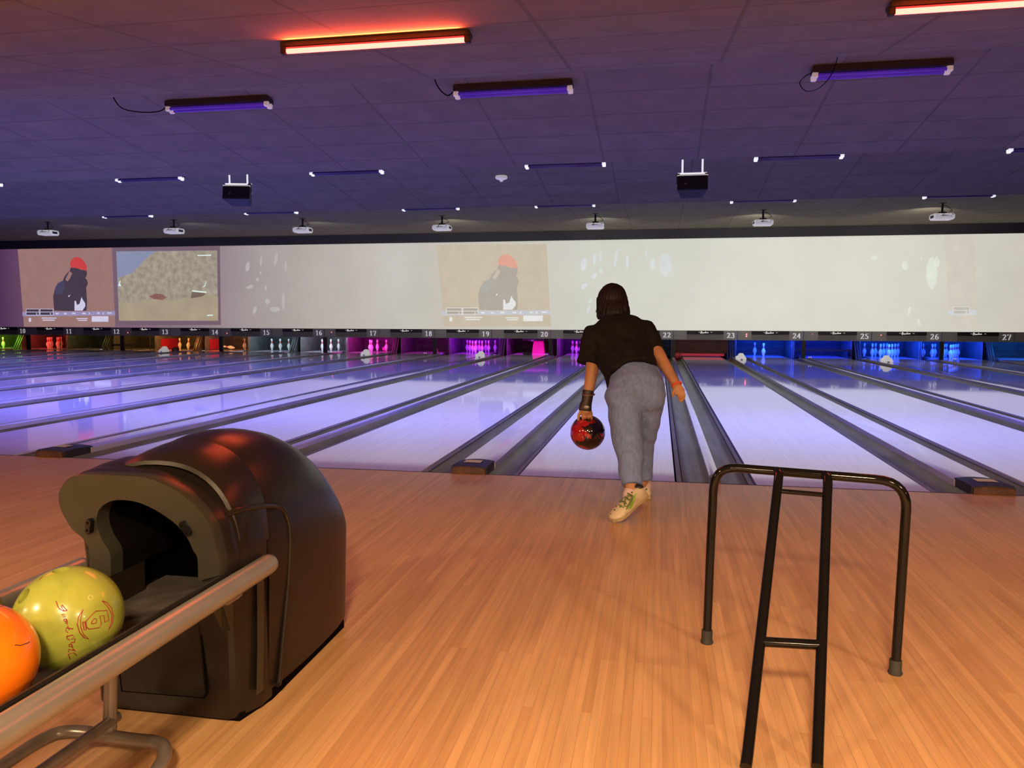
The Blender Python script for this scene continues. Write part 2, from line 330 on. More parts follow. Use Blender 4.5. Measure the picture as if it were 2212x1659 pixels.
# ------------------------------------------------------------------ pins
PIN_PROF = [(.020, 0), (.0258, .004), (.0262, .012), (.0360, .057), (.0495, .085), (.0575, .115), (.0605, .132), (.0580, .150), (.0530, .170), (.0460, .190), (.0390, .205), (.0310, .222), (.0250, .240), (.0231, .252), (.0230, .262), (.0245, .286), (.0300, .318), (.0322, .342), (.0310, .357), (.0260, .370), (.0170, .378), (.006, .381)]
def pin_material():
    m = mat('pin_coating', (0.85, 0.85, 0.85), 0.2); nt = m.node_tree; L = nt.links; b = nt.nodes['Principled BSDF']
    tc = nt.nodes.new('ShaderNodeTexCoord'); sp = nt.nodes.new('ShaderNodeSeparateXYZ'); L.new(tc.outputs['Object'], sp.inputs[0])
    cr = nt.nodes.new('ShaderNodeValToRGB'); mr = nt.nodes.new('ShaderNodeMath'); mr.operation = 'DIVIDE'; mr.inputs[1].default_value = .381
    L.new(sp.outputs[2], mr.inputs[0]); L.new(mr.outputs[0], cr.inputs[0]); cr.color_ramp.interpolation = 'CONSTANT'
    e = cr.color_ramp.elements; W = (.85, .85, .85, 1); Rd = (.75, .05, .06, 1)
    e[0].position = 0; e[0].color = W; e[1].position = .60; e[1].color = Rd
    for p_, c_ in ((.66, W), (.69, Rd), (.75, W)): q = e.new(p_); q.color = c_
    L.new(cr.outputs[0], b.inputs['Base Color']); return m
M_PIN = pin_material()
pin0 = mesh_obj('bowling_pin', MB().lathe(PIN_PROF, n=18), M_PIN, smooth=60)
used = [False]
def pin_at(loc, rot=(0, 0, 0)):
    o = pin0 if not used[0] else pin0.copy()
    if used[0]: COL.objects.link(o)
    used[0] = True; o.location = loc; o.rotation_euler = rot; return o
SPOT = {1: (0, 0), 2: (-.5, 1), 3: (.5, 1), 4: (-1, 2), 5: (0, 2), 6: (1, 2), 7: (-1.5, 3), 8: (-.5, 3), 9: (.5, 3), 10: (1.5, 3)}
COLN = {9: 'green', 10: 'red', 13: 'orange', 14: 'orange', 15: 'pale cyan', 16: 'white', 17: 'magenta', 19: 'purple', 21: 'violet', 24: 'blue', 26: 'blue', 27: 'blue'}
RACK = {9: [1], 10: [1, 2, 4, 3, 5, 8, 9], 13: [4, 5, 6], 14: [6], 15: [4, 5, 6], 16: [1, 4, 5, 9], 17: [1, 2, 5, 6], 19: list(range(1, 11)), 21: [7, 4, 8, 2, 5, 1], 24: [1, 8], 26: list(range(1, 11)), 27: list(range(1, 11))}
ORD = ['first', 'second', 'third', 'fourth', 'fifth', 'sixth', 'seventh', 'eighth', 'ninth', 'tenth']
NUMW = {1: 'one', 2: 'two', 3: 'three', 4: 'four', 5: 'five', 6: 'six', 7: 'seven', 8: 'eight', 9: 'nine', 10: 'ten'}
def px(P): d = Vector(P)-CAM; return d.dot(RT)/d.dot(FW)
for n, ids in RACK.items():
    c = xL(n)+LW/2
    pts = sorted([(Vector((c+SPOT[i][0]*.3048, 18.288+SPOT[i][1]*.264, .0005))) for i in ids], key=px)
    for k, P in enumerate(pts):
        rot = (0, 0, 0)
        if n == 13 and k == 1: rot = (0, .10, 0); P = P+Vector((0, 0, .004))
        if n == 13 and k == 2: rot = (0, .30, 0); P = P+Vector((0, 0, .009))
        if n == 10 and k == 6: rot = (0, .15, 0); P = P+Vector((0, 0, .005))
        o = pin_at(P, rot)
        if len(pts) == 1: lab = 'single %s lit bowling pin standing on lane %s' % (COLN[n], NW(n))
        else: lab = '%s lit pin on lane %s, %s from the left of the %s' % (COLN[n], NW(n), ORD[k], NUMW[len(pts)])
        tag(o, lab, 'bowling pin', 'pins on lane %s' % NW(n))
o = pin_at(Vector((xL(14)+LW/2-.02, 18.75, .062)), (0, radians(-82), radians(12))); tag(o, 'orange lit bowling pin lying on its side on lane fourteen', 'bowling pin', 'pins on lane fourteen')
# ------------------------------------------------------------------ masking units with numbers
PEN_W, PEN_H = .165, .05
def arc(cx, cy, rx, ry, a0, a1, n=14):
    return [(cx+rx*cos(radians(a0+(a1-a0)*k/n)), cy+ry*sin(radians(a0+(a1-a0)*k/n))) for k in range(n+1)]
GL = {
 '0': [arc(.31, .5, .22, .45, 0, 360, 24)],
 '1': [[(.33, .05), (.33, .95)], [(.14, .80), (.33, .93)], [(.14, .03), (.52, .03)]],
 '2': [arc(.30, .70, .20, .25, 160, -10, 12) + [(.42, .50), (.10, .06), (.54, .06)], [(.54, .06), (.56, .18)]],
 '3': [arc(.28, .74, .18, .21, 155, -80, 12), arc(.27, .29, .23, .25, 85, -155, 12)],
 '4': [[(.42, .03), (.42, .95)], [(.42, .93), (.05, .30), (.60, .30)]],
 '5': [[(.50, .93), (.18, .93), (.15, .56)], arc(.28, .32, .23, .27, 115, -155, 14)],
 '6': [[(.50, .92)] + arc(.42, .42, .33, .50, 105, 185, 8), arc(.31, .29, .21, .25, 0, 360, 20)],
 '7': [[(.06, .93), (.54, .93), (.26, .03)], [(.06, .93), (.06, .78)]],
 '8': [arc(.31, .73, .17, .21, 0, 360, 18), arc(.31, .27, .22, .25, 0, 360, 18)],
 '9': [arc(.31, .69, .21, .25, 0, 360, 20), arc(.20, .56, .33, .50, -78, 5, 8)],
}
def digits(mb, txt, x0, z0, h, y, pw=PEN_W, ph=PEN_H, adv=.72):
    k = 0
    for ch in txt:
        for st in GL[ch]:
            for (ax, az), (bx, bz) in zip(st, st[1:]):
                # broad nib: hull of two small rectangles
                P = []
                for qx, qz in ((ax, az), (bx, bz)):
                    for sx, sz in ((-1, -1), (1, -1), (1, 1), (-1, 1)): P.append((qx+sx*pw/2, qz+sz*ph/2))
                P = sorted(set(P))
                def half(it):
                    H = []
                    for p_ in it:
                        while len(H) >= 2 and (H[-1][0]-H[-2][0])*(p_[1]-H[-2][1])-(H[-1][1]-H[-2][1])*(p_[0]-H[-2][0]) <= 1e-9: H.pop()
                        H.append(p_)
                    return H[:-1]
                hull = half(P)+half(P[::-1])
                k += 1
                mb.prism([Vector((x0+q[0]*h, y-.0001*(k % 5), z0+q[1]*h)) for q in hull], (0, .004, 0))
        x0 += adv*h
    return mb
# the signature-like script on the black strip, drawn as pen strokes
SCRIPT = [[(0, .1), (.10, .95), (.02, .85), (.22, 1.0), (.30, .82), (.12, .56), (.30, .44), (.26, .12), (.02, .06)],
          [(.42, .45), (.36, .15), (.48, .12), (.54, .42), (.42, .46)], [(.60, .45), (.60, .12), (.72, .38), (.74, .12), (.86, .48)],
          [(.88, .1), (1.02, .95)], [(1.04, .3), (1.16, .42), (1.08, .5), (1.04, .2), (1.2, .14)], [(1.22, .12), (1.26, .46), (1.36, .42)],
          [(1.46, .45), (1.38, .18), (1.48, .12), (1.56, .36), (1.46, .46)]]
def unit(n):
    x1 = xF(n); x0 = x1-1.69347; w_ = x1-x0; H = ZFT-ZFB
    t = thing('masking_unit', ((x0+x1)/2, YF, ZFB), ('dark masking panel with the white number %s' % NW(n)) if 10 <= n <= 27 else ('dark masking panel cut off at the %s end of the strip' % ('left' if n < 10 else 'right')), 'masking panel', 'numbered masking panels')
    mesh_obj('panel', MB().box((x0+.006, YF, ZFB), (x1-.006, YF+.05, ZFT)), M_FASC, t, bevel=.004)
    a, b = x0+.215*w_, x0+.785*w_
    mesh_obj('name_strip', MB().box((a, YF-.012, ZFB+.60*H), (b, YF+.002, ZFB+.97*H)), M_STRIP, t, bevel=.003)
    m = MB(); k = 0
    for i in range(44):
        xx = a+(b-a)*(i+.2)/44; m.box((xx, YF-.007, ZFB+.05*H), (xx+.012, YF+.001, ZFB+.56*H))
    mesh_obj('grille', m, M_GRILL, t)
    if 9 < n < 28:
        m = MB(); h = .145
        digits(m, str(n), x1-.275, ZFB+.052, h, YF-.004, adv=.78)
        mesh_obj('number', m, M_NUM, t)
    m = MB(); cx = (a+b)/2-.12; s = .085
    for st in SCRIPT:
        m.tube([(cx+q[0]*s*1.55, YF-.0145, ZFB+.68*H+q[1]*s*.72+q[0]*.006) for q in st], .0065, 5)
    for dx in (-.055, -.03, .265, .29): m.box((cx+dx, YF-.016, ZFB+.80*H), (cx+dx+.016, YF-.011, ZFB+.80*H+.010))
    mesh_obj('script_lettering', m, M_LOGO, t)
    return t
UN = {}
for n in range(9, 29): UN[n] = unit(n)
for n, zs in ((13, (.60,)), (15, (.60,)), (17, (.65,)), (24, (.61, .665)), (26, (.665,)), (25, (.68,))):
    x0 = xF(n)-1.69347; m = MB()
    for z in zs: m.ball((x0+(.23 if n != 24 else .235), YF-.003, z), .016 if n == 24 else (.011 if n != 25 else .005), 10, 6)
    mesh_obj('indicator_light', m, M_LED, UN[n], smooth=60)
# ------------------------------------------------------------------ projection screen
def ramp_emission(name, stops, x_from, x_to, noise_amt=.05, rough=.8, scale=1.0):
    m = mat(name, (.16, .155, .14), rough); nt = m.node_tree; L = nt.links; b = nt.nodes['Principled BSDF']
    tc = nt.nodes.new('ShaderNodeTexCoord'); sp = nt.nodes.new('ShaderNodeSeparateXYZ'); L.new(tc.outputs['Object'], sp.inputs[0])
    mr = nt.nodes.new('ShaderNodeMapRange'); mr.inputs[1].default_value = x_from; mr.inputs[2].default_value = x_to; L.new(sp.outputs[0], mr.inputs[0])
    cr = nt.nodes.new('ShaderNodeValToRGB'); L.new(mr.outputs[0], cr.inputs[0])
    e = cr.color_ramp.elements
    for i, (p_, c_) in enumerate(stops):
        q = e[i] if i < 2 else e.new(min(max(p_, 0), 1))
        q.position = min(max(p_, 0), 1); q.color = (*c_, 1)
    n = nt.nodes.new('ShaderNodeTexNoise'); n.inputs['Scale'].default_value = .8; n.inputs['Detail'].default_value = 6; L.new(tc.outputs['Object'], n.inputs['Vector'])
    r2 = nt.nodes.new('ShaderNodeMapRange'); r2.inputs[1].default_value = .3; r2.inputs[2].default_value = .7
    r2.inputs[3].default_value = (1-noise_amt)*scale; r2.inputs[4].default_value = (1+noise_amt)*scale; L.new(n.outputs[0], r2.inputs[0])
    L.new(cr.outputs[0], b.inputs['Emission Color']); L.new(r2.outputs[0], b.inputs['Emission Strength']); return m
def s2l(c): return tuple((v/255/12.92 if v/255 <= .04045 else ((v/255+.055)/1.055)**2.4) for v in c)
YS = YF+.02
XS0, XS1 = XMIN+.05, XMAX-.05
ST = []
for x_, c_ in ((0, (78, 48, 80)), (60, (105, 72, 100)), (230, (118, 86, 108)), (420, (138, 118, 126)), (560, (160, 150, 146)), (700, (178, 170, 160)), (860, (190, 186, 176)), (1000, (190, 184, 170)), (1250, (196, 196, 184)), (1600, (206, 206, 192)), (1900, (208, 208, 194)), (2212, (200, 195, 182))):
    ST.append(((gy(x_, 610, YS).x-XS0)/(XS1-XS0), s2l(c_)))
M_SCREEN = ramp_emission('projection_white', ST, XS0, XS1, .04, scale=.99)  # emission ramp stands in for projector light and the purple wash at left
t = thing('projection_screen', (0, YS, ZFT), 'long pale projection screen spanning the wall above the pin bays', 'projection screen')
# the object coordinates of this panel run with the world X axis
o = mesh_obj('screen_fabric', MB().box((XS0, YS, ZFT+.001), (XS1, YS+.02, 3.235)), M_SCREEN, t)
def flat(name, pts, m, parent, lift):
    q = MB(); P = [gy(x_, y_, YS-lift) for x_, y_ in pts]; q.prism(P, (0, .0015, 0)); return mesh_obj(name, q, m, parent)
def emat(name, c, k=.9, vary=.0, sc_=3.0, base=.18):
    l = s2l(c); m = mat(name, tuple(base*v for v in l), .8); nt = m.node_tree; b = nt.nodes['Principled BSDF']
    tc = nt.nodes.new('ShaderNodeTexCoord'); n = nt.nodes.new('ShaderNodeTexNoise'); n.inputs['Scale'].default_value = sc_; n.inputs['Detail'].default_value = 8
    nt.links.new(tc.outputs['Object'], n.inputs['Vector'])
    r = nt.nodes.new('ShaderNodeMapRange'); r.inputs[1].default_value = .3; r.inputs[2].default_value = .7; r.inputs[3].default_value = k*(1-vary); r.inputs[4].default_value = k*(1+vary)
    nt.links.new(n.outputs[0], r.inputs[0]); nt.links.new(r.outputs[0], b.inputs['Emission Strength']); b.inputs['Emission Color'].default_value = (*l, 1); return m
def warp(x, y, A):        # from the first picture's layout to a copy of it
    (ax, ay, bx, by), (cx, cy, dx, dy) = A; return (cx+(x-ax)/(bx-ax)*(dx-cx), cy+(y-ay)/(by-ay)*(dy-cy))
def game_picture(label, A, C, full=True):
    bgc, capc, jac, dkc, barc, txc = C
    W_ = lambda L_: [warp(x_, y_, A) for x_, y_ in L_]
    t = thing('projected_picture', gy(*warp(145, 705, A), YS-.002), label, 'projected picture', 'pictures thrown on the screen')
    m = [emat('picture_tone', c, 1.0, .05) for c in C]
    flat('backdrop', W_([(38, 535), (241, 533), (249, 706), (52, 706)] if full else [(40, 535), (96, 535), (96, 706), (52, 706)]), m[0], t, .002)
    if full:
        flat('jacket', W_([(117, 671), (115, 640), (119, 622), (125, 612), (136, 606), (140, 596), (148, 587), (158, 580), (175, 598), (187, 603), (190, 612), (186, 622), (188, 650), (187, 671), (152, 672)]), m[3], t, .004)
        flat('sleeve', W_([(119, 622), (125, 612), (137, 607), (140, 618), (134, 634), (120, 636)]), m[2], t, .006)
        flat('face', W_([(149, 590), (153, 578), (160, 577), (176, 583), (187, 584), (188, 592), (184, 602), (172, 604), (158, 602)]), m[3], t, .0065)
        flat('cheek', W_([(141, 604), (146, 594), (150, 586), (156, 590), (152, 600), (146, 608)]), m[0], t, .007)
        flat('cap', W_([(153, 578), (151, 568), (156, 559), (164, 555), (174, 557), (182, 565), (187, 575), (187, 585), (176, 582), (165, 579)]), m[1], t, .008)
        flat('glove', W_([(161, 671), (161, 650), (164, 650), (166, 659), (172, 656), (176, 642), (179, 648), (184, 655), (184, 662), (178, 671)]), m[5], t, .008)
        flat('chest_mark', W_([(147, 640), (149, 637), (150, 639), (153, 636), (149, 641.5)]), m[5], t, .008)
    flat('score_bar', W_([(48, 674), (248, 672), (249, 681), (49, 683)] if full else [(48, 674), (96, 673), (96, 682), (49, 683)]), m[4], t, .006)
    for x_ in ((56, 86) if full else (56,)):
        flat('score_box', W_([(x_, 667), (x_+29, 667), (x_+29, 681), (x_, 681)]), m[5], t, .008)
        flat('score_field', W_([(x_+1, 668), (x_+28, 668), (x_+28, 673.4), (x_+1, 673.4)]), m[3], t, .0095)
        flat('score_field', W_([(x_+1, 674.6), (x_+28, 674.6), (x_+28, 680.2), (x_+1, 680.2)]), m[3], t, .0095)
        q = MB(); P = gy(*warp(x_+22, 680, A), YS-.0125); digits(q, '0', P.x, P.z, .06, P.y, adv=1); mesh_obj('score_digit', q, m[5], t)
    if full:
        q = MB()
        for x_, y_, w2, h2 in ((62, 687, 5, 8), (90, 686, 32, 2.2), (92, 690.5, 26, 2.2), (165, 687, 24, 2), (168, 691, 20, 2), (120, 676, 6, 3), (138, 676, 6, 3), (156, 675.5, 7, 3), (178, 675.5, 7, 3), (192, 675, 2, 4), (210, 675, 5, 3), (222, 675, 2, 4), (232, 675, 9, 2.4)):
            q = MB(); P = [gy(*warp(a, b, A), YS-.0095) for a, b in ((x_, y_), (x_+w2, y_), (x_+w2, y_+h2), (x_, y_+h2))]; q.prism(P, (0, .0015, 0))
            mesh_obj('caption_mark', q, m[5], t)
        flat('logo_box', W_([(198, 683), (234, 683), (234, 695), (198, 695)]), m[5], t, .006)
    return t
ident = ((0, 0, 1, 1), (0, 0, 1, 1))
game_picture('projected ball game picture with a person in a red cap on dull pink', ident, ((152, 116, 112), (196, 66, 68), (74, 68, 96), (70, 58, 74), (150, 140, 180), (205, 200, 225)))
game_picture('washed-out projected picture of a person in a pale red cap, above number nineteen', ((38, 533, 249, 706), (943, 527, 1190, 705)), ((193, 181, 160), (215, 158, 138), (168, 166, 158), (170, 163, 150), (192, 194, 200), (222, 222, 220)))
game_picture('barely visible projected picture strip at the right end above number twenty-seven', ((38, 533, 249, 706), (2036, 505, 2300, 708)), ((204, 198, 184), (200, 180, 170), (190, 180, 170), (190, 184, 174), (202, 206, 210), (216, 216, 214)), full=False)
# desert picture
t = thing('projected_picture', gy(365, 694, YS-.002), 'projected picture of a sandy desert slope under a pale blue sky', 'projected picture', 'pictures thrown on the screen')
flat('picture_border', [(245, 534), (475, 532), (477, 702), (250, 703)], emat('border_tone', (122, 98, 112), .9), t, .0015)
flat('sky', [(251, 543), (469, 541), (471, 693), (257, 693)], emat('sky_tone', (140, 146, 176), .92, .08, 1.2), t, .003)
flat('far_slope', [(255, 601), (285, 590), (300, 575), (318, 556), (336, 543), (469, 541), (471, 693), (257, 693)], emat('slope_tone', (160, 150, 134), .95, .26, 6), t, .0045)
flat('near_dune', [(257, 652), (285, 655), (330, 645), (380, 650), (420, 636), (450, 634), (471, 642), (471, 693), (257, 693)], emat('dune_tone', (168, 154, 130), .95, .10, 2), t, .006)
flat('red_patch', [(322, 640), (335, 634), (352, 636), (360, 642), (352, 648), (332, 646)], emat('patch_tone', (140, 98, 88), .92, .1), t, .0075)
flat('dark_patch', [(412, 644), (415, 628), (445, 634), (438, 640), (424, 643)], emat('dark_tone', (120, 104, 92), .92, .1), t, .0075)
q = MB()
for P4 in ([(415, 627), (446, 630), (446, 633), (415, 630)], [(438, 620), (442, 616), (445, 607), (446, 608), (443, 618), (439, 621)], [(426, 551), (456, 550), (456, 552.5), (426, 553)], [(447, 680), (460, 679.5), (460, 682), (447, 682.5)], [(255, 618), (258, 608), (261, 606), (259, 612), (262, 618)]):
    q.prism([gy(a, b, YS-.009) for a, b in P4], (0, .0015, 0))
mesh_obj('light_streaks', q, emat('streak_tone', (212, 232, 222), 1.0), t)
# faint night pictures: drifting light flecks
def flecks(label, L_, c, grp):
    t = thing('projected_picture', gy(L_[0][0], L_[0][1], YS-.002), label, 'projected picture', grp)
    ma = emat('fleck_tone', c, 1.09, .05, base=.2); random.seed(len(L_))
    for x_, y_, w2, h2, sk in L_:
        k = 9; P = [(x_+w2/2*cos(2*pi*i/k)*(1+.3*random.random())+sk*sin(2*pi*i/k), y_+h2/2*sin(2*pi*i/k)*(1+.3*random.random())) for i in range(k)]
        flat('light_fleck', P, ma, t, .003)
flecks('faint pale light flecks projected above numbers fourteen and fifteen', [(535, 576, 8, 18, -1), (564, 564, 4, 20, -1), (596, 560, 5, 26, -3), (617, 574, 4, 22, 0), (556, 604, 6, 7, -1), (540, 620, 12, 8, -4), (574, 622, 4, 12, 0), (578, 651, 9, 10, 0), (550, 670, 7, 14, -2), (594, 668, 20, 10, 0), (563, 590, 4, 6, 0), (612, 650, 5, 34, 0)], (172, 168, 166), 'faint light pictures')
flecks('faint bluish light flecks projected left of and behind the bowler', [(1261, 571, 11, 26, -1), (1284, 560, 6, 22, -1), (1297, 553, 5, 20, -1), (1330, 560, 5, 34, -3), (1335, 541, 5, 6, -1), (1355, 566, 6, 26, 0), (1396, 548, 3, 22, 0), (1262, 618, 12, 12, -3), (1284, 596, 9, 13, -3), (1298, 585, 7, 10, 0), (1275, 650, 6, 10, -1), (1271, 668, 5, 16, -3), (1410, 570, 12, 22, 0), (1437, 572, 24, 44, 0)], (198, 202, 200), 'faint light pictures')
flecks('faint greenish light flecks projected above numbers twenty-five and twenty-six', [(1888, 557, 14, 9, 0), (1955, 573, 12, 20, 0), (1964, 672, 5, 20, -2), (1990, 560, 3, 4, 0), (2012, 590, 22, 60, 0), (1985, 696, 4, 14, 2), (2024, 566, 10, 20, 0)], (209, 213, 200), 'faint light pictures')
# ------------------------------------------------------------------ tube lamps
def uv_fixture(on, first_label):
    t = thing('blacklight_fixture', (0, 0, 0), first_label, 'ceiling lamp')
    mesh_obj('housing', MB().box((-.61, -.075, -.005), (.61, .075, .055)), M_HOUSE, t, bevel=.006)
    for y in (-.036, .036):
        m = MB().tube([(-.56, y, -.028), (.56, y, -.028)], .0165, 12); mesh_obj('tube', m, M_UVON if on else M_UVOFF, t, smooth=50)
        for x in (-.585, .585):
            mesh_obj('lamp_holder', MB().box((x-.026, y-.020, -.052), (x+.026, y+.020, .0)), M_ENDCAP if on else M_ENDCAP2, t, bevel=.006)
    return t
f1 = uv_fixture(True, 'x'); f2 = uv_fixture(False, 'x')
def place(proto, first, loc, rot, label, group):
    o = proto if first else dup(proto); o.location = loc; o.rotation_euler = rot; o['label'] = label; o['group'] = group; return o
def slope_z(y):
    for (a, za), (b, zb) in zip(cp, cp[1:]):
        if a <= y <= b and b > a: return za+(zb-za)*(y-a)/(b-a)
row1 = [(-3.83, 'left'), (-.56, 'middle'), (2.93, 'right')]
for i, (x, s) in enumerate(row1):
    y = 2.72; place(f1, i == 0, (x, y, slope_z(y)-.062), (math.atan(-(3.62-3.155)/3.9), 0, 0), 'dark twin-tube violet lamp glowing on the ceiling, %s one of the nearest row' % s, 'violet lamps of the nearest row')
row2 = [(-11.0, 'cut off at the left edge'), (-7.5, 'left of the left loudspeaker'), (-4.0, 'right of the left loudspeaker'), (-.5, 'right of the smoke detector'), (2.86, 'right of the right loudspeaker'), (6.2, 'cut off at the right edge')]
for i, (x, s) in enumerate(row2):
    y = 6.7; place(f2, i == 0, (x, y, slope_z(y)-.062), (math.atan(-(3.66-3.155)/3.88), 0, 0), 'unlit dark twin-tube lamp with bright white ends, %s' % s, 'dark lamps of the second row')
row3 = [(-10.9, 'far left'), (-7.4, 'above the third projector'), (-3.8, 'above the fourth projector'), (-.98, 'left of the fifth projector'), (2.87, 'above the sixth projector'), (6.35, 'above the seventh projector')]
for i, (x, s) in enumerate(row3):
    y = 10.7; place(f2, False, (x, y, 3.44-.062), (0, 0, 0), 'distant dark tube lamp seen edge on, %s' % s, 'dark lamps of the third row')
M_CABLE = mat('cable_black', (.002, .002, .002), .9, spec=.02, vary=((9, 9, 9), .1))
def cable(name, pts, r, lab):
    return tag(mesh_obj(name, MB().tube(pts, r, 6), M_CABLE, smooth=60, origin=pts[0]), lab, 'cable', 'lamp cables')
def spline(P, k=6):
    P = [Vector(p) for p in P]; out = []
    Q = [P[0]*2-P[1]]+P+[P[-1]*2-P[-2]]
    for i in range(1, len(Q)-2):
        a, b, c, d = Q[i-1:i+3]
        for j in range(k):
            t_ = j/k; out.append(.5*((2*b)+(c-a)*t_+(2*a-5*b+4*c-d)*t_*t_+(3*b-a-3*c+d)*t_**3))
    out.append(P[-1]); return out
zc = slope_z(2.72)-.05
cable('power_cable', spline([(-4.85, 2.3, slope_z(2.3)), (-4.83, 2.45, 3.36), (-4.7, 2.6, 3.34), (-4.53, 2.68, 3.36), (-4.44, 2.70, zc)]), .006, 'thin black cable dropping to the left violet lamp')
cable('power_cable', spline([(-1.27, 2.2, slope_z(2.2)), (-1.27, 2.42, 3.40), (-1.22, 2.6, 3.35), (-1.17, 2.70, zc)]), .006, 'thin black cable dropping to the middle violet lamp')
cable('power_cable', spline([(2.47, 2.2, slope_z(2.2)), (2.47, 2.5, 3.36), (2.38, 2.6, 3.25), (2.26, 2.6, 3.22), (2.2, 2.62, 3.30), (2.26, 2.68, 3.38), (2.33, 2.70, zc)]), .004, 'looping black cable at the right violet lamp')
# orange tube lamps near the front
LAMP_Y = min([-1.2+.01*k for k in range(160)], key=lambda q: abs(gy(810, 101, q).z-(2.66+(3.155-2.66)*(q+1.75)/3.17-.063)))
def red_lamp(x, label):
    y = LAMP_Y; z = 2.66+(3.155-2.66)*(y+1.75)/3.17+.022
    t = thing('orange_tube_lamp', (x, y, z-.05), label, 'ceiling lamp', 'glowing orange tube lamps')
    mesh_obj('housing', MB().box((x-.62, y-.05, z-.068), (x+.62, y+.05, z-.031)), M_HOUSE, t, bevel=.005)
    mesh_obj('tube', MB().tube([(x-.585, y-.02, z-.085), (x+.585, y-.02, z-.085)], .0155, 12), M_REDTUBE, t, smooth=50)
    for s in (-1, 1): mesh_obj('lamp_holder', MB().box((x+s*.605-.018, y-.042, z-.105), (x+s*.605+.018, y+.0, z-.05)), M_HOUSE, t, bevel=.005)
    mesh_obj('reflector', MB().box((x-.585, y-.045, z-.0665), (x+.585, y+.045, z-.0625)), M_REDREF, t)
    area('orange_tube_glow_lamp', (x, y-.075, z-.055), 1.15, 16, (1, .10, .03), target=(x, y-.40, z-.066), sy=.03)
    area('orange_tube_glow_lamp', (x, y, z-.112), 1.15, 2.2, (1, .13, .05), sy=.03)
M_REDREF = mat('lamp_reflector', (.5, .45, .45), .5, vary=((5, 5, 5), .05))
red_lamp(gy(810, 101, LAMP_Y).x, 'glowing orange tube lamp on the ceiling left of the middle')
red_lamp(gy(1925, 40, LAMP_Y).x+.6, 'glowing orange tube lamp cut off at the top right corner')
red_lamp(gy(810, 101, LAMP_Y).x-3.95, 'glowing orange tube lamp just beyond the left edge, its glow on the ceiling')
# ------------------------------------------------------------------ projectors
def projector():
    t = thing('projector', (0, 0, 0), 'x', 'projector')
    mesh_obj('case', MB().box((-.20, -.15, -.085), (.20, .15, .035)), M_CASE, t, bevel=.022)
    mesh_obj('lens', MB().tube([(.09, .15, -.03), (.09, .165, -.03)], .035, 14), M_BLKPL, t, smooth=40)
    m = MB()
    for x, z, w2, h2 in ((-.155, .008, .012, .012), (.135, .005, .022, .016), (-.05, -.02, .02, .022), (-.02, -.02, .01, .022), (.0, -.02, .02, .022), (.035, -.02, .012, .022), (.06, -.02, .02, .01), (.11, -.03, .02, .01)):
        m.box((x, -.1515, z), (x+w2, -.149, z+h2))
    mesh_obj('socket_panel', m, M_BLKPL, t)
    for x_ in (.1985, -.2015):
        m = MB()
        for k in range(6): m.box((x_, -.10+.03*k, -.05), (x_+.003, -.085+.03*k, .0))
        m.box((x_+.001, -.10, -.052), (x_+.002, .065, .002)); mesh_obj('vent', m, M_GRILL, t)
    m = MB().box((-.06, -.06, .035), (.06, .06, .055)); m.box((-.075, -.03, .055), (.075, .03, .075)); m.tube([(0, 0, .075), (0, 0, .24)], .022, 10)
    m.box((-.06, -.06, .235), (.06, .06, .245))
    mesh_obj('ceiling_mount', m, M_BLKPL, t, bevel=.002)
    m = MB().tube(spline([(.01, 0, .23), (.10, -.03, .17), (.16, -.04, .12), (.17, -.04, .10), (.12, -.05, .08)]), .006, 6)
    m.tube(spline([(-.01, -.06, .10), (-.05, -.17, .0), (-.08, -.175, -.02), (-.04, -.16, -.01)]), .004, 6)
    m.tube(spline([(.02, -.06, .10), (-.02, -.17, .02), (-.03, -.165, -.02)]), .004, 6)
    mesh_obj('cables', m, M_BLKPL, t, smooth=60)
    return t
pj0 = projector()
PJ = [(104, 501, 'far left'), (376, 497, 'second from the left'), (654, 495, 'third from the left'), (955, 490, 'fourth from the left'), (1286, 486, 'third from the right'), (1648, 479, 'second from the right'), (2035, 466, 'far right')]
for i, (a, b, s) in enumerate(PJ):
    P = gz(a, b, 3.19)
    area('projector_beam', (P.x, P.y+.2, P.z-.03), .06, (3, 4, 7, 16, 18, 20, 20)[i], (1, .97, .9), target=(P.x, YS, 1.7), spread=radians(110))
    o = place(pj0, i == 0, P, (0, 0, (.03, -.05, .02, -.04, .04, .06, .05)[i]), 'small white projector hanging from the ceiling, %s of seven' % s, 'projectors facing the screen')
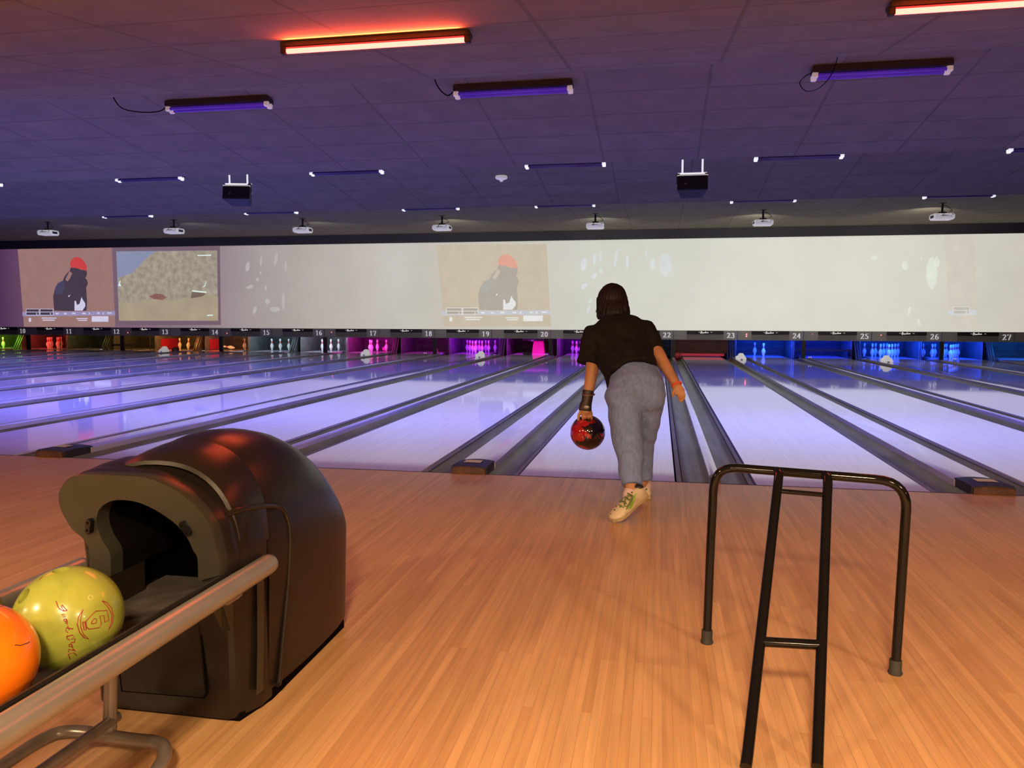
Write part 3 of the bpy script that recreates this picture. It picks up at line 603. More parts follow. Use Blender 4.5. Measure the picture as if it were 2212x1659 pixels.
# ------------------------------------------------------------------ loudspeakers and detector
def speaker(a, b, yaw, label):
    P = gy(a, b, 5.95); x, y, z = P
    t = thing('loudspeaker', P, label, 'loudspeaker', 'hanging loudspeakers')
    R = Matrix.Rotation(yaw, 3, 'Z') @ Matrix.Rotation(radians(-14), 3, 'X')
    m = MB(); pr = [(-.205, -.15), (.205, -.15), (.15, .16), (-.15, .16)]
    secs = [[P + R @ Vector((u_, v_, zz)) for u_, v_ in pr] for zz in (-.10, .105)]
    m.loft(secs); mesh_obj('cabinet', m, M_BLKPL, t, bevel=.008)
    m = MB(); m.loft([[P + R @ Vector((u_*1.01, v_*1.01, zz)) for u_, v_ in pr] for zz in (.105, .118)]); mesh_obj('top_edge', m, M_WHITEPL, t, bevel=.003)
    m = MB().box((-.19, -.158, -.09), (.19, -.149, .09)); m.v = [P + R @ q for q in m.v]; mesh_obj('front_grille', m, M_STRIP, t)
    m = MB().box((-.105, -.162, -.03), (-.08, -.157, -.005)); m.v = [P + R @ q for q in m.v]; mesh_obj('badge', m, M_GRILL, t)
    zt = slope_z(y)
    m = MB(); q = []
    for s in (-1, 1):
        d = Matrix.Rotation(yaw, 3, 'Z') @ Vector((s*.135, 0, 0))
        m.tube([P + d + Vector((0, 0, .185)), Vector((x+d.x, y+d.y, zt+.0))], .013, 8)
    d = Matrix.Rotation(yaw, 3, 'Z') @ Vector((.2, 0, 0))
    m.tube([P - d + Vector((0, 0, .185)), P + d + Vector((0, 0, .185))], .011, 8)
    mesh_obj('hanging_bracket', m, M_ENDCAP2, t, smooth=50)
    for s in (-1, 1):
        m = MB(); d = Matrix.Rotation(yaw, 3, 'Z') @ Vector((s*.19, 0, 0))
        m.box((P.x+d.x-.02, P.y-.02, P.z+.04), (P.x+d.x+.02, P.y+.02, P.z+.185))
        mesh_obj('side_arm', m, M_BLKPL, t)
speaker(516, 424, radians(14), 'black loudspeaker hanging on white rods, left of the middle')
speaker(1495, 404, radians(0), 'black loudspeaker hanging on white rods, right of the middle')
P = gy(1083, 386, 6.9); P.z = slope_z(6.9)
yy = min([6+.02*k for k in range(150)], key=lambda q: abs(gy(1083, 380, q).z-slope_z(q)))
P = Vector((gy(1083, 380, yy).x, yy, slope_z(yy)))
t = thing('smoke_detector', P, 'round white smoke detector on the dark ceiling between the loudspeakers', 'smoke detector')
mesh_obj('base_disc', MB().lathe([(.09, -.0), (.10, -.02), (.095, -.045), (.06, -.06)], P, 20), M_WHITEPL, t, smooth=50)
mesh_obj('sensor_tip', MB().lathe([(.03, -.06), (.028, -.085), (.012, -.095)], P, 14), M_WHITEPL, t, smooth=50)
# ------------------------------------------------------------------ sensors on the divisions
def camera_pod(P, label):
    t = thing('pin_camera', P, label, 'pin camera', 'white pin camera housings')
    x, y, z = P
    m = MB(); prof = [(-.14, .10, .0, .04), (-.09, .12, .0, .09), (-.02, .10, .0, .15), (.06, .105, .0, .165), (.12, .09, .0, .11), (.17, .07, .0, .04)]
    secs = []
    for dy, hw, a, h in prof:
        secs.append([Vector((x-hw, y+dy, z)), Vector((x+hw, y+dy, z)), Vector((x+hw, y+dy, z+h*.5)), Vector((x+hw*.45, y+dy, z+h)), Vector((x-hw*.45, y+dy, z+h)), Vector((x-hw, y+dy, z+h*.5))])
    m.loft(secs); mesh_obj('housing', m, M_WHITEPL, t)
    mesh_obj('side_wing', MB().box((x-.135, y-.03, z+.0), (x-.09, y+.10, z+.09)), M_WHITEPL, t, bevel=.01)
    mesh_obj('lens_slot', MB().box((x-.025, y-.146, z+.005), (x+.025, y-.138, z+.025)), M_BLKPL, t)
for a, b, n in ((82, 752, 10), (530, 753, 14), (790, 762, 17), (1038, 768, 19), (1601, 776, 23), (1916, 779, 25)):
    m_ = n if n % 2 else n-1
    P = gz(a, b, .03); c = xL(n if n % 2 else n-1)+LW+GW/2
    P = Vector((gz(a, b, .035).x, min(gz(a, b, .035).y, 16.7), .034))
    if n in (19, 23, 25, 17): P.x = c; P.y = gx(a, b-2, c).y
    else: P.x = c; P.y = 16.2
    P.y = min(max(P.y, 14.5), 16.4)
    camera_pod(P, 'faceted white camera housing on the wide division beside lane %s' % NW(n))
for n in (12, 14, 16, 18, 20, 24, 26):
    c = xL(n)+LW+GN/2; t = thing('ball_sensor', (c, 15.6, .034), 'small twin-post ball sensor on the division right of lane %s' % NW(n), 'sensor', 'twin-post ball sensors')
    for s in (-1, 1):
        mesh_obj('post', MB().tube([(c+s*.022, 15.6, .03), (c+s*.022, 15.6, .10)], .009, 8), M_STAND, t)
        mesh_obj('eye', MB().ball((c+s*.024, 15.6, .11), .017, 10, 8), M_ENDCAP, t, smooth=60)
# sweep guard down at lane 23, raised machine bar at lane 25, pin table at lane 20, red boards
def bay_x(n): return xL(n)-.22, xL(n)+LW+.22
a, b = bay_x(23); t = thing('sweep_guard', ((a+b)/2, 17.6, 0), 'dark maroon sweep guard lowered across lane twenty-three', 'sweep guard')
mesh_obj('guard_board', MB().box((a+.02, 17.62, .09), (b-.02, 17.66, .72)), mat('maroon_board', (.05, .010, .014), .4, vary=((3, 3, 3), .3), emi=(.09, .006, .014), estr=.02), t, bevel=.006)
mesh_obj('sweep_bar', MB().box((a+.06, 17.56, .02), (b-.12, 17.66, .09)), mat('crimson_bar', (.5, .03, .05), .3, vary=((3, 3, 3), .2), emi=(.35, .02, .04), estr=.5), t, bevel=.012)
a, b = bay_x(25); t = thing('sweep_guard', ((a+b)/2, 18.0, 0), 'black machine bar lowered low across lane twenty-five', 'sweep guard')
mesh_obj('sweep_bar', MB().box((a+.02, 18.0, .17), (b-.02, 18.05, .23)), M_BLKPL, t, bevel=.01)
mesh_obj('sweep_arm', MB().box((b-.06, 18.0, .02), (b-.02, 18.3, .2)), M_BLKPL, t, bevel=.01)
a, b = bay_x(12); t = thing('sweep_guard', ((a+b)/2, 18.0, 0), 'black machine bar lowered low across lane eleven', 'sweep guard')
t['label'] = 'black machine bar lowered low across lane twelve'
mesh_obj('sweep_bar', MB().box((a+.02, 18.0, .12), (b-.02, 18.05, .19)), M_BLKPL, t, bevel=.01)
for n, lab in ((13, 'square red board on the left wall of bay thirteen'), (14, 'square red board on the left wall of bay fourteen')):
    a, b = bay_x(n)
    u0, u1 = (348, 384) if n == 13 else (453, 479); y0 = gx(u0, 745, a).y; y1 = gx(u1, 745, a).y
    o = mesh_obj('red_board', MB().box((a-.006, y0, .001), (a+.012, y1, .35)), M_RED, bevel=.004, origin=(a, y0, 0)); tag(o, lab, 'board')
# pin table caught half way at lane 20
a, b = bay_x(20); c = (a+b)/2; t = thing('pin_table', (c, 18.4, .45), 'violet lit pin table hanging low over lane twenty', 'pin setting table')
m = MB().box((a+.12, 18.15, .47), (b-.12, 19.2, .52)); mesh_obj('table_plate', m, M_BAY, t, bevel=.01)
for i in range(1, 11):
    X = c+SPOT[i][0]*.27; Y = 18.3+SPOT[i][1]*.24
    mesh_obj('pin_cup', MB().lathe([(.055, -.09), (.06, -.05), (.05, 0)], (X, Y, .47), 12), M_BAY, t, smooth=50)
t = thing('ball_cradle', (c+.08, 19.0, 0), 'glowing magenta cone-shaped block behind the deck of lane twenty', 'machine block')
mesh_obj('cone_block', MB().loft([[Vector((c+.08+u_*s_, 19.0+v_*s_, z)) for u_, v_ in ((-.17, -.1), (.17, -.1), (.17, .1), (-.17, .1))] for z, s_ in ((0.0, 1.12), (.12, 1.05), (.36, .85))]), mat('magenta_block', (.7, .1, .35), .4, emi=(1, .0, .35), estr=.55, vary=((9, 9, 9), .3)), t, bevel=.012)
m = MB()
for k in range(14): m.ball((xL(20)+.44+.016*k, 17.25+.02*sin(k), .045), (.035, .03, .022+.012*(k % 3)), 8, 5)
tag(mesh_obj('dark_rag', m, M_BLKPL, smooth=60, origin=(xL(20)+.5, 17.25, 0)), 'crumpled black lump lying on lane twenty in front of the bay', 'rag')
# ball waiting at the end of lane gutters
def house_ball(name, c, r, m, label, cat='bowling ball'):
    return tag(mesh_obj(name, MB().ball(c, r, 32, 20), m, smooth=80, origin=c), label, cat)
M_BROWNBALL = mat('brown_ball', (.10, .03, .02), .15, vary=((9, 9, 9), .4)); M_REDBALL = mat('red_ball', (.42, .03, .04), .15, vary=((9, 9, 9), .2)); M_TANBALL = mat('tan_ball', (.45, .38, .26), .2, vary=((9, 9, 9), .2))
M_MAGBALL = mat('pink_ball', (.8, .2, .5), .2, vary=((9, 9, 9), .1))
xg = xL(23)-.142; house_ball('bowling_ball', (xg, 17.05, .035), .108, M_REDBALL, 'dark red bowling ball in the gutter at the left of lane twenty-three')
xg = xL(13)+LW+.142; house_ball('bowling_ball', (xg, 17.1, .035), .108, M_BROWNBALL, 'brown bowling ball in the gutter right of the pins of lane thirteen')
xg = xL(18)+LW*.55; house_ball('bowling_ball', (xg, 19.25, -.02), .108, M_TANBALL, 'tan bowling ball half sunk behind the deck of lane eighteen')
xg = xL(17)+LW*.66; house_ball('bowling_ball', (xg, 19.0, .075), .075, M_MAGBALL, 'small round magenta lit ball between the pins of lane seventeen')
# ------------------------------------------------------------------ ball return in the foreground
ret = thing('ball_return', (-.36, -3.4, 0), 'dark brown hooded ball return with silver rails in the left foreground', 'ball return')
HC = -.352
def hood_section(y, top, hw, zb=0.0, zs=.36, flare=.0, n=26):
    # a section across the hood: up the right side, over the crown, down the left side
    P = []
    ex = 2.35
    P.append(Vector((HC+hw-flare, y, zb)))
    if zs > zb: 
        for k in (1, 2, 3): P.append(Vector((HC+hw-flare*(1-k/3), y, zb+(zs-zb)*k/3)))
    for k in range(1, n):
        a = pi*k/n; c_, s_ = cos(a), sin(a)
        P.append(Vector((HC+hw*(abs(c_)**(2/ex))*(1 if c_ > 0 else -1), y, max(zb, zs)+(top-max(zb, zs))*abs(s_)**(2/ex))))
    if zs > zb:
        for k in (3, 2, 1): P.append(Vector((HC-hw+flare*(1-k/3), y, zb+(zs-zb)*k/3)))
    P.append(Vector((HC-hw+flare, y, zb)))
    return P
YC = -3.56                                    # plane of the mouth
m = MB()
st = [(-3.315, .752, .226), (-3.28, .760, .232), (-3.20, .766, .238), (-3.10, .757, .241), (-3.0, .733, .241), (-2.92, .700, .239), (-2.86, .662, .236), (-2.81, .615, .231), (-2.775, .565, .226), (-2.75, .51, .221), (-2.735, .44, .216), (-2.73, .385, .212)]
m.loft([hood_section(y, t_, hw, .035, min(.36, t_-.02), .010) for y, t_, hw in st], caps=False); q_ = hood_section(*st[-1][:1], st[-1][1], st[-1][2], .035, .36, .010); m.add(q_, [tuple(range(len(q_)))])
mesh_obj('hood_shell', m, M_HOOD, ret, smooth=38)
mesh_obj('base_plinth', MB().loft([hood_section(y, .08, hw, .0, .02) for y, hw in ((-3.43, .19), (-3.30, .218), (-2.76, .212))]), M_DARKIN, ret)
# the brow: the crown carried forward over the mouth
m = MB()
st = [(-3.475, .712, .222, .47), (-3.47, .722, .232, .465), (-3.44, .735, .234, .47), (-3.38, .746, .231, .475), (-3.314, .753, .227, .48)]
m.loft([hood_section(y, t_, hw, zb, zb) for y, t_, hw, zb in st], caps=False, closed=False); mesh_obj('brow', m, M_HOOD, ret, smooth=38)
# front body under the brow
c_ = -.372
def fsec(z, y0, xh, yb): return [Vector((c_-xh, y0+.012, z)), Vector((c_-xh+.014, y0, z)), Vector((c_+xh-.012, y0, z)), Vector((c_+xh, y0+.010, z)), Vector((HC+.218, yb-.06, z)), Vector((HC+.218, yb, z)), Vector((HC-.226, yb, z)), Vector((HC-.226, yb-.06, z))]
m = MB().loft([fsec(.012, -3.447, .200, -3.30), fsec(.03, -3.452, .208, -3.30), fsec(.20, -3.458, .212, -3.30), fsec(.335, -3.466, .214, -3.30)])
mesh_obj('front_body', m, M_HOOD, ret, smooth=30)
for s_ in (1, -1):
    m = MB()
    m.loft([[Vector((c_+s_*.150, y0, z)), Vector((c_+s_*(xh-.012), y0, z)), Vector((c_+s_*xh, y0+.010, z)), Vector((HC+s_*.218, -3.36, z)), Vector((HC+s_*.218, -3.30, z)), Vector((c_+s_*.150, -3.30, z))] for z, y0, xh in ((.335, -3.466, .214), (.42, -3.47, .217), (.50, -3.475, .220))])
    mesh_obj('side_cheek', m, M_HOOD, ret, smooth=30)
ALLST = [(-3.475, .712, .222), (-3.44, .735, .234), (-3.38, .746, .231), (-3.315, .752, .226), (-3.28, .760, .232), (-3.20, .766, .238), (-3.10, .757, .241), (-3.0, .733, .241), (-2.7, .5, .2)]
def hood_w(y, z):
    for (ya, ta, ha), (yb, tb, hb) in zip(ALLST, ALLST[1:]):
        if ya <= y <= yb or (y < ya and ya == ALLST[0][0]): break
    k = min(max((y-ya)/(yb-ya), 0), 1); top = ta+(tb-ta)*k; hw = ha+(hb-ha)*k
    zs = .36 if y > -3.3145 else .47+.01*(y+3.475)/.16
    if z <= zs: return hw
    return hw*max(0, 1-min(1, (z-zs)/(top-zs))**2.35)**(1/2.35)
def on_hood(u_, v_):
    X = HC+.232
    for i in range(40): q = gx(u_, v_, X); X = X*.6+.4*(HC+hood_w(q.y, q.z))
    return gx(u_, v_, X)
# moulded side rib and groove on the right, mirrored on the left
for s in (1, -1):
    m = MB(); rb = [on_hood(u_, v_) for u_, v_ in ((487, 1112), (520, 1101), (560, 1094), (595, 1094), (613, 1103), (623, 1125), (627, 1160), (624, 1250), (612, 1380), (601, 1506))]
    m.tube([Vector((HC+s*(q.x-HC-.001), q.y, max(q.z, .04))) for q in spline(rb)], .008, 8)
    mesh_obj('side_rib', m, M_HOOD, ret, smooth=60)
    m = MB(); pts = [(-3.352, .42), (-3.352, .40), (-3.36, .2), (-3.372, .06)]
    m.loft([[Vector((HC+s*.2215+ (.0 if z > .1 else .0), y-.022, z)), Vector((HC+s*.2245, y-.012, z)), Vector((HC+s*.2245, y+.010, z)), Vector((HC+s*.2215, y+.018, z))] for y, z in pts]); mesh_obj('side_strip', m, M_COLLAR, ret)
# mouth collar
OUT = [(192, 1236), (190.7, 1191), (178.4, 1164.3), (155.8, 1145.9), (143.5, 1127.5), (129.2, 1100.8), (124, 1074.2), (128.2, 1053.7), (141.5, 1037.3), (162, 1027), (188.6, 1023.9), (243.9, 1025), (305.4, 1029), (346.4, 1041.4), (387.4, 1062), (418, 1087), (440.7, 1112), (455, 1135.7), (464, 1164.3), (468, 1186), (473.4, 1206), (475.5, 1245)]
INN = [(238.8, 1246), (237.8, 1197), (221.4, 1168.4), (209, 1135.6), (210, 1111), (219.3, 1094.7), (239.8, 1082.4), (264.4, 1080), (295, 1084.4), (326, 1096.7), (356.6, 1115), (383.3, 1135.7), (405.8, 1164.3), (418, 1191), (426.3, 1205.3), (428.4, 1255)]
def resample(P, n):
    P = [Vector(p).to_3d() if len(p) == 2 else Vector(p) for p in P]; L_ = [0]
    for a, b in zip(P, P[1:]): L_.append(L_[-1]+(b-a).length)
    out = []
    for k in range(n):
        t_ = L_[-1]*k/(n-1); i = max(j for j in range(len(L_)) if L_[j] <= t_+1e-9); i = min(i, len(P)-2)
        out.append(P[i].lerp(P[i+1], (t_-L_[i])/(L_[i+1]-L_[i])))
    return out
NO = 60
o3 = resample(spline([gy(a, b, YC) for a, b in OUT], 4), NO); i3 = resample(spline([gy(a, b, YC) for a, b in INN], 4), NO)
cc = Vector((sum(p.x for p in o3)/NO, YC, sum(p.z for p in o3)/NO-.05))
def off(P, k, dy):                            # grow an outline about its middle and push it back
    return [Vector((cc.x+(p.x-cc.x)*k, p.y+dy, cc.z+(p.z-cc.z)*k)) for p in P]
m = MB(); rows = [off(i3, 1.0, .08), off(i3, .985, .006), off(i3, 1.0, 0), off(o3, .985, 0), off(o3, 1.0, .006), off(o3, 1.005, .035)]
m.loft(rows, caps=False, closed=False); mesh_obj('mouth_plate', m, M_COLLAR, ret, smooth=35)
m = MB(); rows = [off(o3, 1.005, .03), off(o3, 1.0, .034), off(o3, 1.03, .050), off(o3, 1.035, .072), off(o3, 1.03, .082), off(o3, 1.05, .092), off(o3, 1.075, .13), off(o3, 1.085, .20)]
m.loft(rows, caps=False, closed=False); mesh_obj('collar_band', m, M_HOOD, ret, smooth=35)
# dark throat behind the mouth
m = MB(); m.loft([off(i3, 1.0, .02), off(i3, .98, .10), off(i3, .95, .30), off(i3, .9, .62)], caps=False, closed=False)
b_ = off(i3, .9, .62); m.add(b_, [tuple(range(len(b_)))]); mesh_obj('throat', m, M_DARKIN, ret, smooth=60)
# wings closing the body beside the mouth down to the tray
for s in (1, -1):
    m = MB()
    e = o3[-1] if s > 0 else o3[0]; f_ = i3[-1] if s > 0 else i3[0]
    # cheek from the collar end down to the floor line of the body
    m.loft([[Vector((e.x, YC+.0, e.z+.01)), Vector((f_.x, YC+.0, e.z+.01)), Vector((f_.x, -3.42, e.z+.01)), Vector((e.x, -3.42, e.z+.01))],
            [Vector((-.372+s*.215, YC+.05, .36)), Vector((f_.x+s*.002, YC+.05, .34)), Vector((f_.x+s*.002, -3.42, .34)), Vector((-.372+s*.215, -3.42, .36))],
            [Vector((-.372+s*.213, -3.470, .27)), Vector((f_.x+s*.004, -3.470, .27)), Vector((f_.x+s*.004, -3.42, .27)), Vector((-.372+s*.213, -3.42, .27))]])
    mesh_obj('cheek', m, M_COLLAR if s > 0 else M_HOOD, ret, bevel=.003)
# rubber bumper clips on the collar
for pts in (((401, 1141), .55), ((194, 1136), -.15)):
    (a, b), ang = pts; c_ = gy(a, b, YC-.006); m = MB(); secs = []
    for dy, k in ((.006, 1), (-.006, 1), (-.009, .8)):
        q = []
        for i in range(16):
            th = 2*pi*i/16; u_ = cos(th)*.0085*k; v_ = sin(th)*.0085*k + (.012 if sin(th) > 0 else -.012)
            q.append(c_+Vector((u_*cos(ang)+v_*sin(ang), dy, -u_*sin(ang)+v_*cos(ang))))
            q[-1] = c_+Vector((u_*cos(ang)-v_*sin(ang)*1.0, dy, u_*sin(ang)+v_*cos(ang)))
        secs.append(q)
    m.loft(secs); cl = mesh_obj('bumper_clip', m, M_BLKMETAL, ret, smooth=50)
    m = MB()
    for v_ in (-.010, .010): m.ball(c_+Vector((-v_*sin(ang), -.0095, v_*cos(ang))), (.0032, .0015, .0032), 10, 6)
    mesh_obj('screw_hole', m, M_DARKIN, cl, smooth=60)
# access door on the front body
D = [gy(a, b, -3.461) for a, b in ((236, 1290), (432, 1330), (448, 1497), (442, 1509), (262, 1494))]
m = MB(); ring = [D[0], D[1], D[2], D[3], D[4]]
def inset(P, k):
    c_ = sum(P, Vector())/len(P); return [c_+(p-c_)*k for p in P]
m.prism([p+Vector((0, -.0, 0)) for p in ring], (0, .004, 0)); mesh_obj('door_seam', m, M_DARKIN, ret)
m = MB(); m.prism([p+Vector((0, -.0035, 0)) for p in inset(ring, .965)], (0, .006, 0)); mesh_obj('access_door', m, M_HOOD, ret, bevel=.002)
# tray, rails and stand
RZ = .432
m = MB()
tp = [(-.645, .385), (-.60, .350), (-.50, .342), (-.36, .343), (-.21, .345), (-.145, .385), (-.122, .425), (-.114, .425), (-.136, .378), (-.205, .337), (-.36, .336), (-.61, .342), (-.652, .380)]
m.loft([[Vector((x, y, z)) for x, z in tp] for y in (-5.2, -3.50)]); mesh_obj('tray', m, M_TRAY, ret, smooth=30)
mesh_obj('tray_liner', MB().loft([[Vector((-.46, y, .3435)), Vector((-.20, y, .3435)), Vector((-.20, y, .348)), Vector((-.46, y, .348))] for y in (-3.85, -3.30)]), M_TRAY, ret)
mesh_obj('edge_trim', MB().box((-.134, -5.2, .405), (-.122, -3.42, .452)), M_BLKPL, ret, bevel=.003)
for x, RZ in ((-.088, .432), (-.665, .388)):
    m = MB().tube([(x, -5.2, RZ), (x, -3.40, RZ), (x, -3.382, RZ), (x, -3.374, RZ)], [.0275, .0275, .026, .019], 28)
    rl = mesh_obj('side_rail', m, M_STEEL, ret, smooth=50)
mesh_obj('rail_bracket', MB().box((-.112, -3.60, .392), (-.082, -3.53, .408)), M_STAND, ret, bevel=.006)
LZ = .060
P = [gz(a, b, LZ) for a, b in ((-60, 1700), (60, 1617), (110, 1590), (140, 1582), (180, 1582), (240, 1592), (300, 1600), (330, 1603), (352, 1612), (356, 1630), (345, 1655), (322, 1685), (250, 1765), (150, 1850))]
mesh_obj('base_loop', MB().tube(spline(P, 6), .0165, 14), M_STAND, ret, smooth=60)
q = gz(237, 1588, LZ); tpz = Vector((q.x+.015, q.y+.012, .405))
mesh_obj('upright', MB().tube([q, q.lerp(tpz, .5), tpz], .0165, 14), M_STAND, ret, smooth=60)
k_ = gx(252, 1548, q.x); mesh_obj('brace', MB().tube([k_, gx(172, 1606, q.x+.03), gx(80, 1672, q.x+.06), gx(0, 1730, q.x+.08)], .0135, 14), M_STAND, ret, smooth=60)
# ------------------------------------------------------------------ bowling balls on the return
def swirl(name, c1, c2, scale=9, rough=.16, pos=(.42, .58), dist=1.6, coat=.5, loc=(0, 0, 0), c3=None):
    m = mat(name, c1, rough, coat=coat); nt = m.node_tree; b = nt.nodes['Principled BSDF']; L = nt.links
    tc = nt.nodes.new('ShaderNodeTexCoord'); mp = nt.nodes.new('ShaderNodeMapping'); mp.inputs['Location'].default_value = loc; L.new(tc.outputs['Object'], mp.inputs[0])
    n = nt.nodes.new('ShaderNodeTexNoise'); n.inputs['Scale'].default_value = scale; n.inputs['Detail'].default_value = 3; n.inputs['Distortion'].default_value = dist
    L.new(mp.outputs[0], n.inputs['Vector']); cr = nt.nodes.new('ShaderNodeValToRGB'); L.new(n.outputs[0], cr.inputs[0])
    e = cr.color_ramp.elements; e[0].position = pos[0]; e[0].color = (*c1, 1); e[1].position = pos[1]; e[1].color = (*c2, 1)
    if c3: q = e.new(min(.98, pos[1]+.12)); q.color = (*c3, 1)
    L.new(cr.outputs[0], b.inputs['Base Color']); return m
M_LIME = swirl('lime_ball', (.34, .36, .06), (.25, .29, .045), 7, .24, (.35, .65), 2.0, .2, c3=(.44, .44, .15))
M_ORANGE = swirl('orange_ball', (.95, .22, .008), (.80, .14, .004), 3.2, .22, (.35, .7), .6, .3)
M_OLIVE = swirl('olive_ball', (.24, .23, .02), (.17, .18, .015), 7, .22, (.4, .6), 1.0, .3)
M_REDBLK = swirl('red_black_ball', (.38, .012, .02), (.012, .006, .008), 6.0, .07, (.46, .475), 1.6, 1.0, loc=(.9, .42, .15))
def evaluated(o, name):
    dg = bpy.context.evaluated_depsgraph_get(); me = bpy.data.meshes.new_from_object(o.evaluated_get(dg), depsgraph=dg); return me
def drilled_ball(c, r, m, holes, label, hole_r=.0145):
    c = Vector(c)
    o = mesh_obj('bowling_ball', MB().ball(c, r, 96, 60), m, origin=c)
    for i, d in enumerate(holes):
        d = Vector(d).normalized()
        cy = mesh_obj('drill', MB().tube([c+d*(r-.05), c+d*(r+.02)], hole_r, 28), m, origin=c)
        md = o.modifiers.new('b', 'BOOLEAN'); md.operation = 'DIFFERENCE'; md.object = cy; md.solver = 'EXACT'
        me = evaluated(o, 'x'); o.modifiers.clear(); old = o.data; o.data = me; bpy.data.objects.remove(cy)
    for q in o.data.polygons: q.use_smooth = True
    o.data.set_sharp_from_angle(angle=radians(30)); o.data.name = 'bowling_ball'
    if not o.data.materials: o.data.materials.append(m)
    tag(o, label, 'bowling ball', 'balls waiting on the return'); return o
def on_ball(a, b, c, r, lift=.0002):
    d = ray(a, b).normalized(); oc = CAM-Vector(c); B = oc.dot(d); C_ = oc.length_squared-r*r; D_ = B*B-C_
    if D_ < 0: return None
    P = CAM+d*(-B-sqrt(D_)); return P+(P-Vector(c)).normalized()*lift
LC = Vector((-.295, -3.875, .455)); BR = .1085
lime = drilled_ball(LC, BR, M_LIME, [on_ball(131, 1230, LC, BR)-LC, on_ball(50, 1287, LC, BR)-LC], 'lime green bowling ball with red script, nearest the hood', .0165)
STROKES = [
 [(668,655),(690,720),(712,750),(760,775),(802,768)], [(802,768),(740,700),(728,712),(745,745),(775,775)],
 [(735,815),(770,808),(742,832),(778,826),(750,850),(785,845)], [(790,868),(765,870),(762,890),(785,898),(800,880),(790,868),(803,905)],
 [(775,915),(805,912),(800,935)], [(875,985),(790,975),(785,1010),(812,1030)], [(808,950),(828,1000)],
 [(800,1065),(800,1100),(830,1120)], [(800,1075),(870,1060),(890,1085),(850,1110),(897,1105),(890,1145),(845,1150)],
 [(850,1165),(825,1170),(825,1195),(850,1200),(862,1180),(850,1165),(868,1212)], [(868,1225),(902,1248),(818,1228),(820,1262)], [(912,1300),(880,1268),(815,1285),(835,1340)],
 [(1030,890),(1140,775),(1275,768),(1295,885),(1250,905),(1240,828),(1190,830),(1210,930),(1180,972),(1060,990),(1030,960),(1025,890)],
 [(1090,905),(1125,860),(1150,870),(1150,915),(1095,925),(1090,905)], [(985,905),(1010,900),(1030,1000),(1005,1003),(985,905)],
 [(990,755),(935,850),(920,930),(950,1030),(1000,1090),(1060,1108),(1000,1060),(965,970),(960,880),(990,755)],
 [(1218,652),(1270,670),(1330,740),(1352,830),(1340,920),(1290,1000),(1330,900),(1335,820),(1290,730),(1218,652)],
 [(350,380),(380,350),(372,385)], [(400,352),(395,385),(425,388)], [(430,350),(425,392)], [(450,355),(440,395)], [(510,365),(470,405)]]
M_INK = mat('red_brown_ink', (.25, .03, .015), .5, vary=((9, 9, 9), .1))
for nm_, a_, b_ in (('script_lettering', 0, 12), ('crest_marking', 12, 17), ('upper_lettering', 17, 22)):
    m = MB()
    for st_ in STROKES[a_:b_]:
        P = [on_ball(x/5.53, 1180+y/5.53, LC, BR) for x, y in st_]
        if all(P): m.tube(P, .0011, 5)
    if m.v: mesh_obj(nm_, m, M_INK, lime)
m = MB(); c0 = on_ball(196, 1291, LC, BR); m.tube([on_ball(196+5*cos(a_), 1291+5*sin(a_), LC, BR) for a_ in [k*pi/7 for k in range(14)]], .0009, 5, closed=True)
mesh_obj('pin_dot', m, mat('pale_lime', (.5, .47, .12), .4, vary=((9, 9, 9), .1)), lime)
OC = Vector((-.305, -4.105, .455)); orange = drilled_ball(OC, BR, M_ORANGE, [(-.2, .2, 1)], 'orange bowling ball cut off by the left edge of the view')
m = MB()
for st_ in ([(0, 1308), (6, 1306), (12, 1303)], [(0, 1311), (8, 1309)]):
    P = [on_ball(x, y, OC, BR) for x, y in st_]
    if all(P): m.tube(P, .0009, 5)
if m.v: mesh_obj('curved_marking', m, M_INK, orange)
m = MB(); P = [on_ball(x/5.53, 1180+y/5.53, OC, BR) for x, y in ((175, 1183), (205, 1180), (240, 1187), (280, 1172), (320, 1160), (350, 1143))]
if all(P): m.tube(P, .0008, 5); mesh_obj('hairline_scratch', m, M_BLKPL, orange)
drilled_ball((-.528, -3.955, .455), BR, M_OLIVE, [(-.3, -.3, 1)], 'dull olive green bowling ball behind the orange one')
# ------------------------------------------------------------------ ball ramp stand
rm = thing('ramp_stand', (1.4, -2.9, 0), 'glossy black tubular ramp stand on the approach at the right', 'ball ramp')
TL = gz(1527, 1380, .014); TR = gz(1934, 1446, .014)
A = gy(1560, 1013, TL.y); B = gy(1895, 1032, TR.y); zt = (A.z+B.z)/2
P = [Vector((TL.x, TL.y, .012)), Vector((TL.x+.004, TL.y, .30)), Vector((TL.x+.009, TL.y, zt-.085))]
a0 = Vector((TL.x+.010, TL.y, zt-.07)); a1 = Vector((TL.x+.085, TL.y-.012, zt))
b0 = Vector((TR.x-.080, TR.y+.012, zt)); b1 = Vector((TR.x+.010, TR.y, zt-.085))
cv = lambda p, c_, q, n=7: [p.lerp(c_, k/n).lerp(c_.lerp(q, k/n), k/n) for k in range(n+1)]
path = P + cv(a0, Vector((a0.x+.004, a0.y, zt)), a1) + cv(b0, Vector((b1.x, b1.y, zt)), b1) + [Vector((TR.x+.006, TR.y, .3)), Vector((TR.x, TR.y, .012))]
mesh_obj('frame_tube', MB().tube(path, .0145, 18), M_BLKMETAL, rm, smooth=60)
R0 = gy(1677, 1021, TL.y-.03); R1 = gy(1778, 1027, TL.y-.05)
dd = []
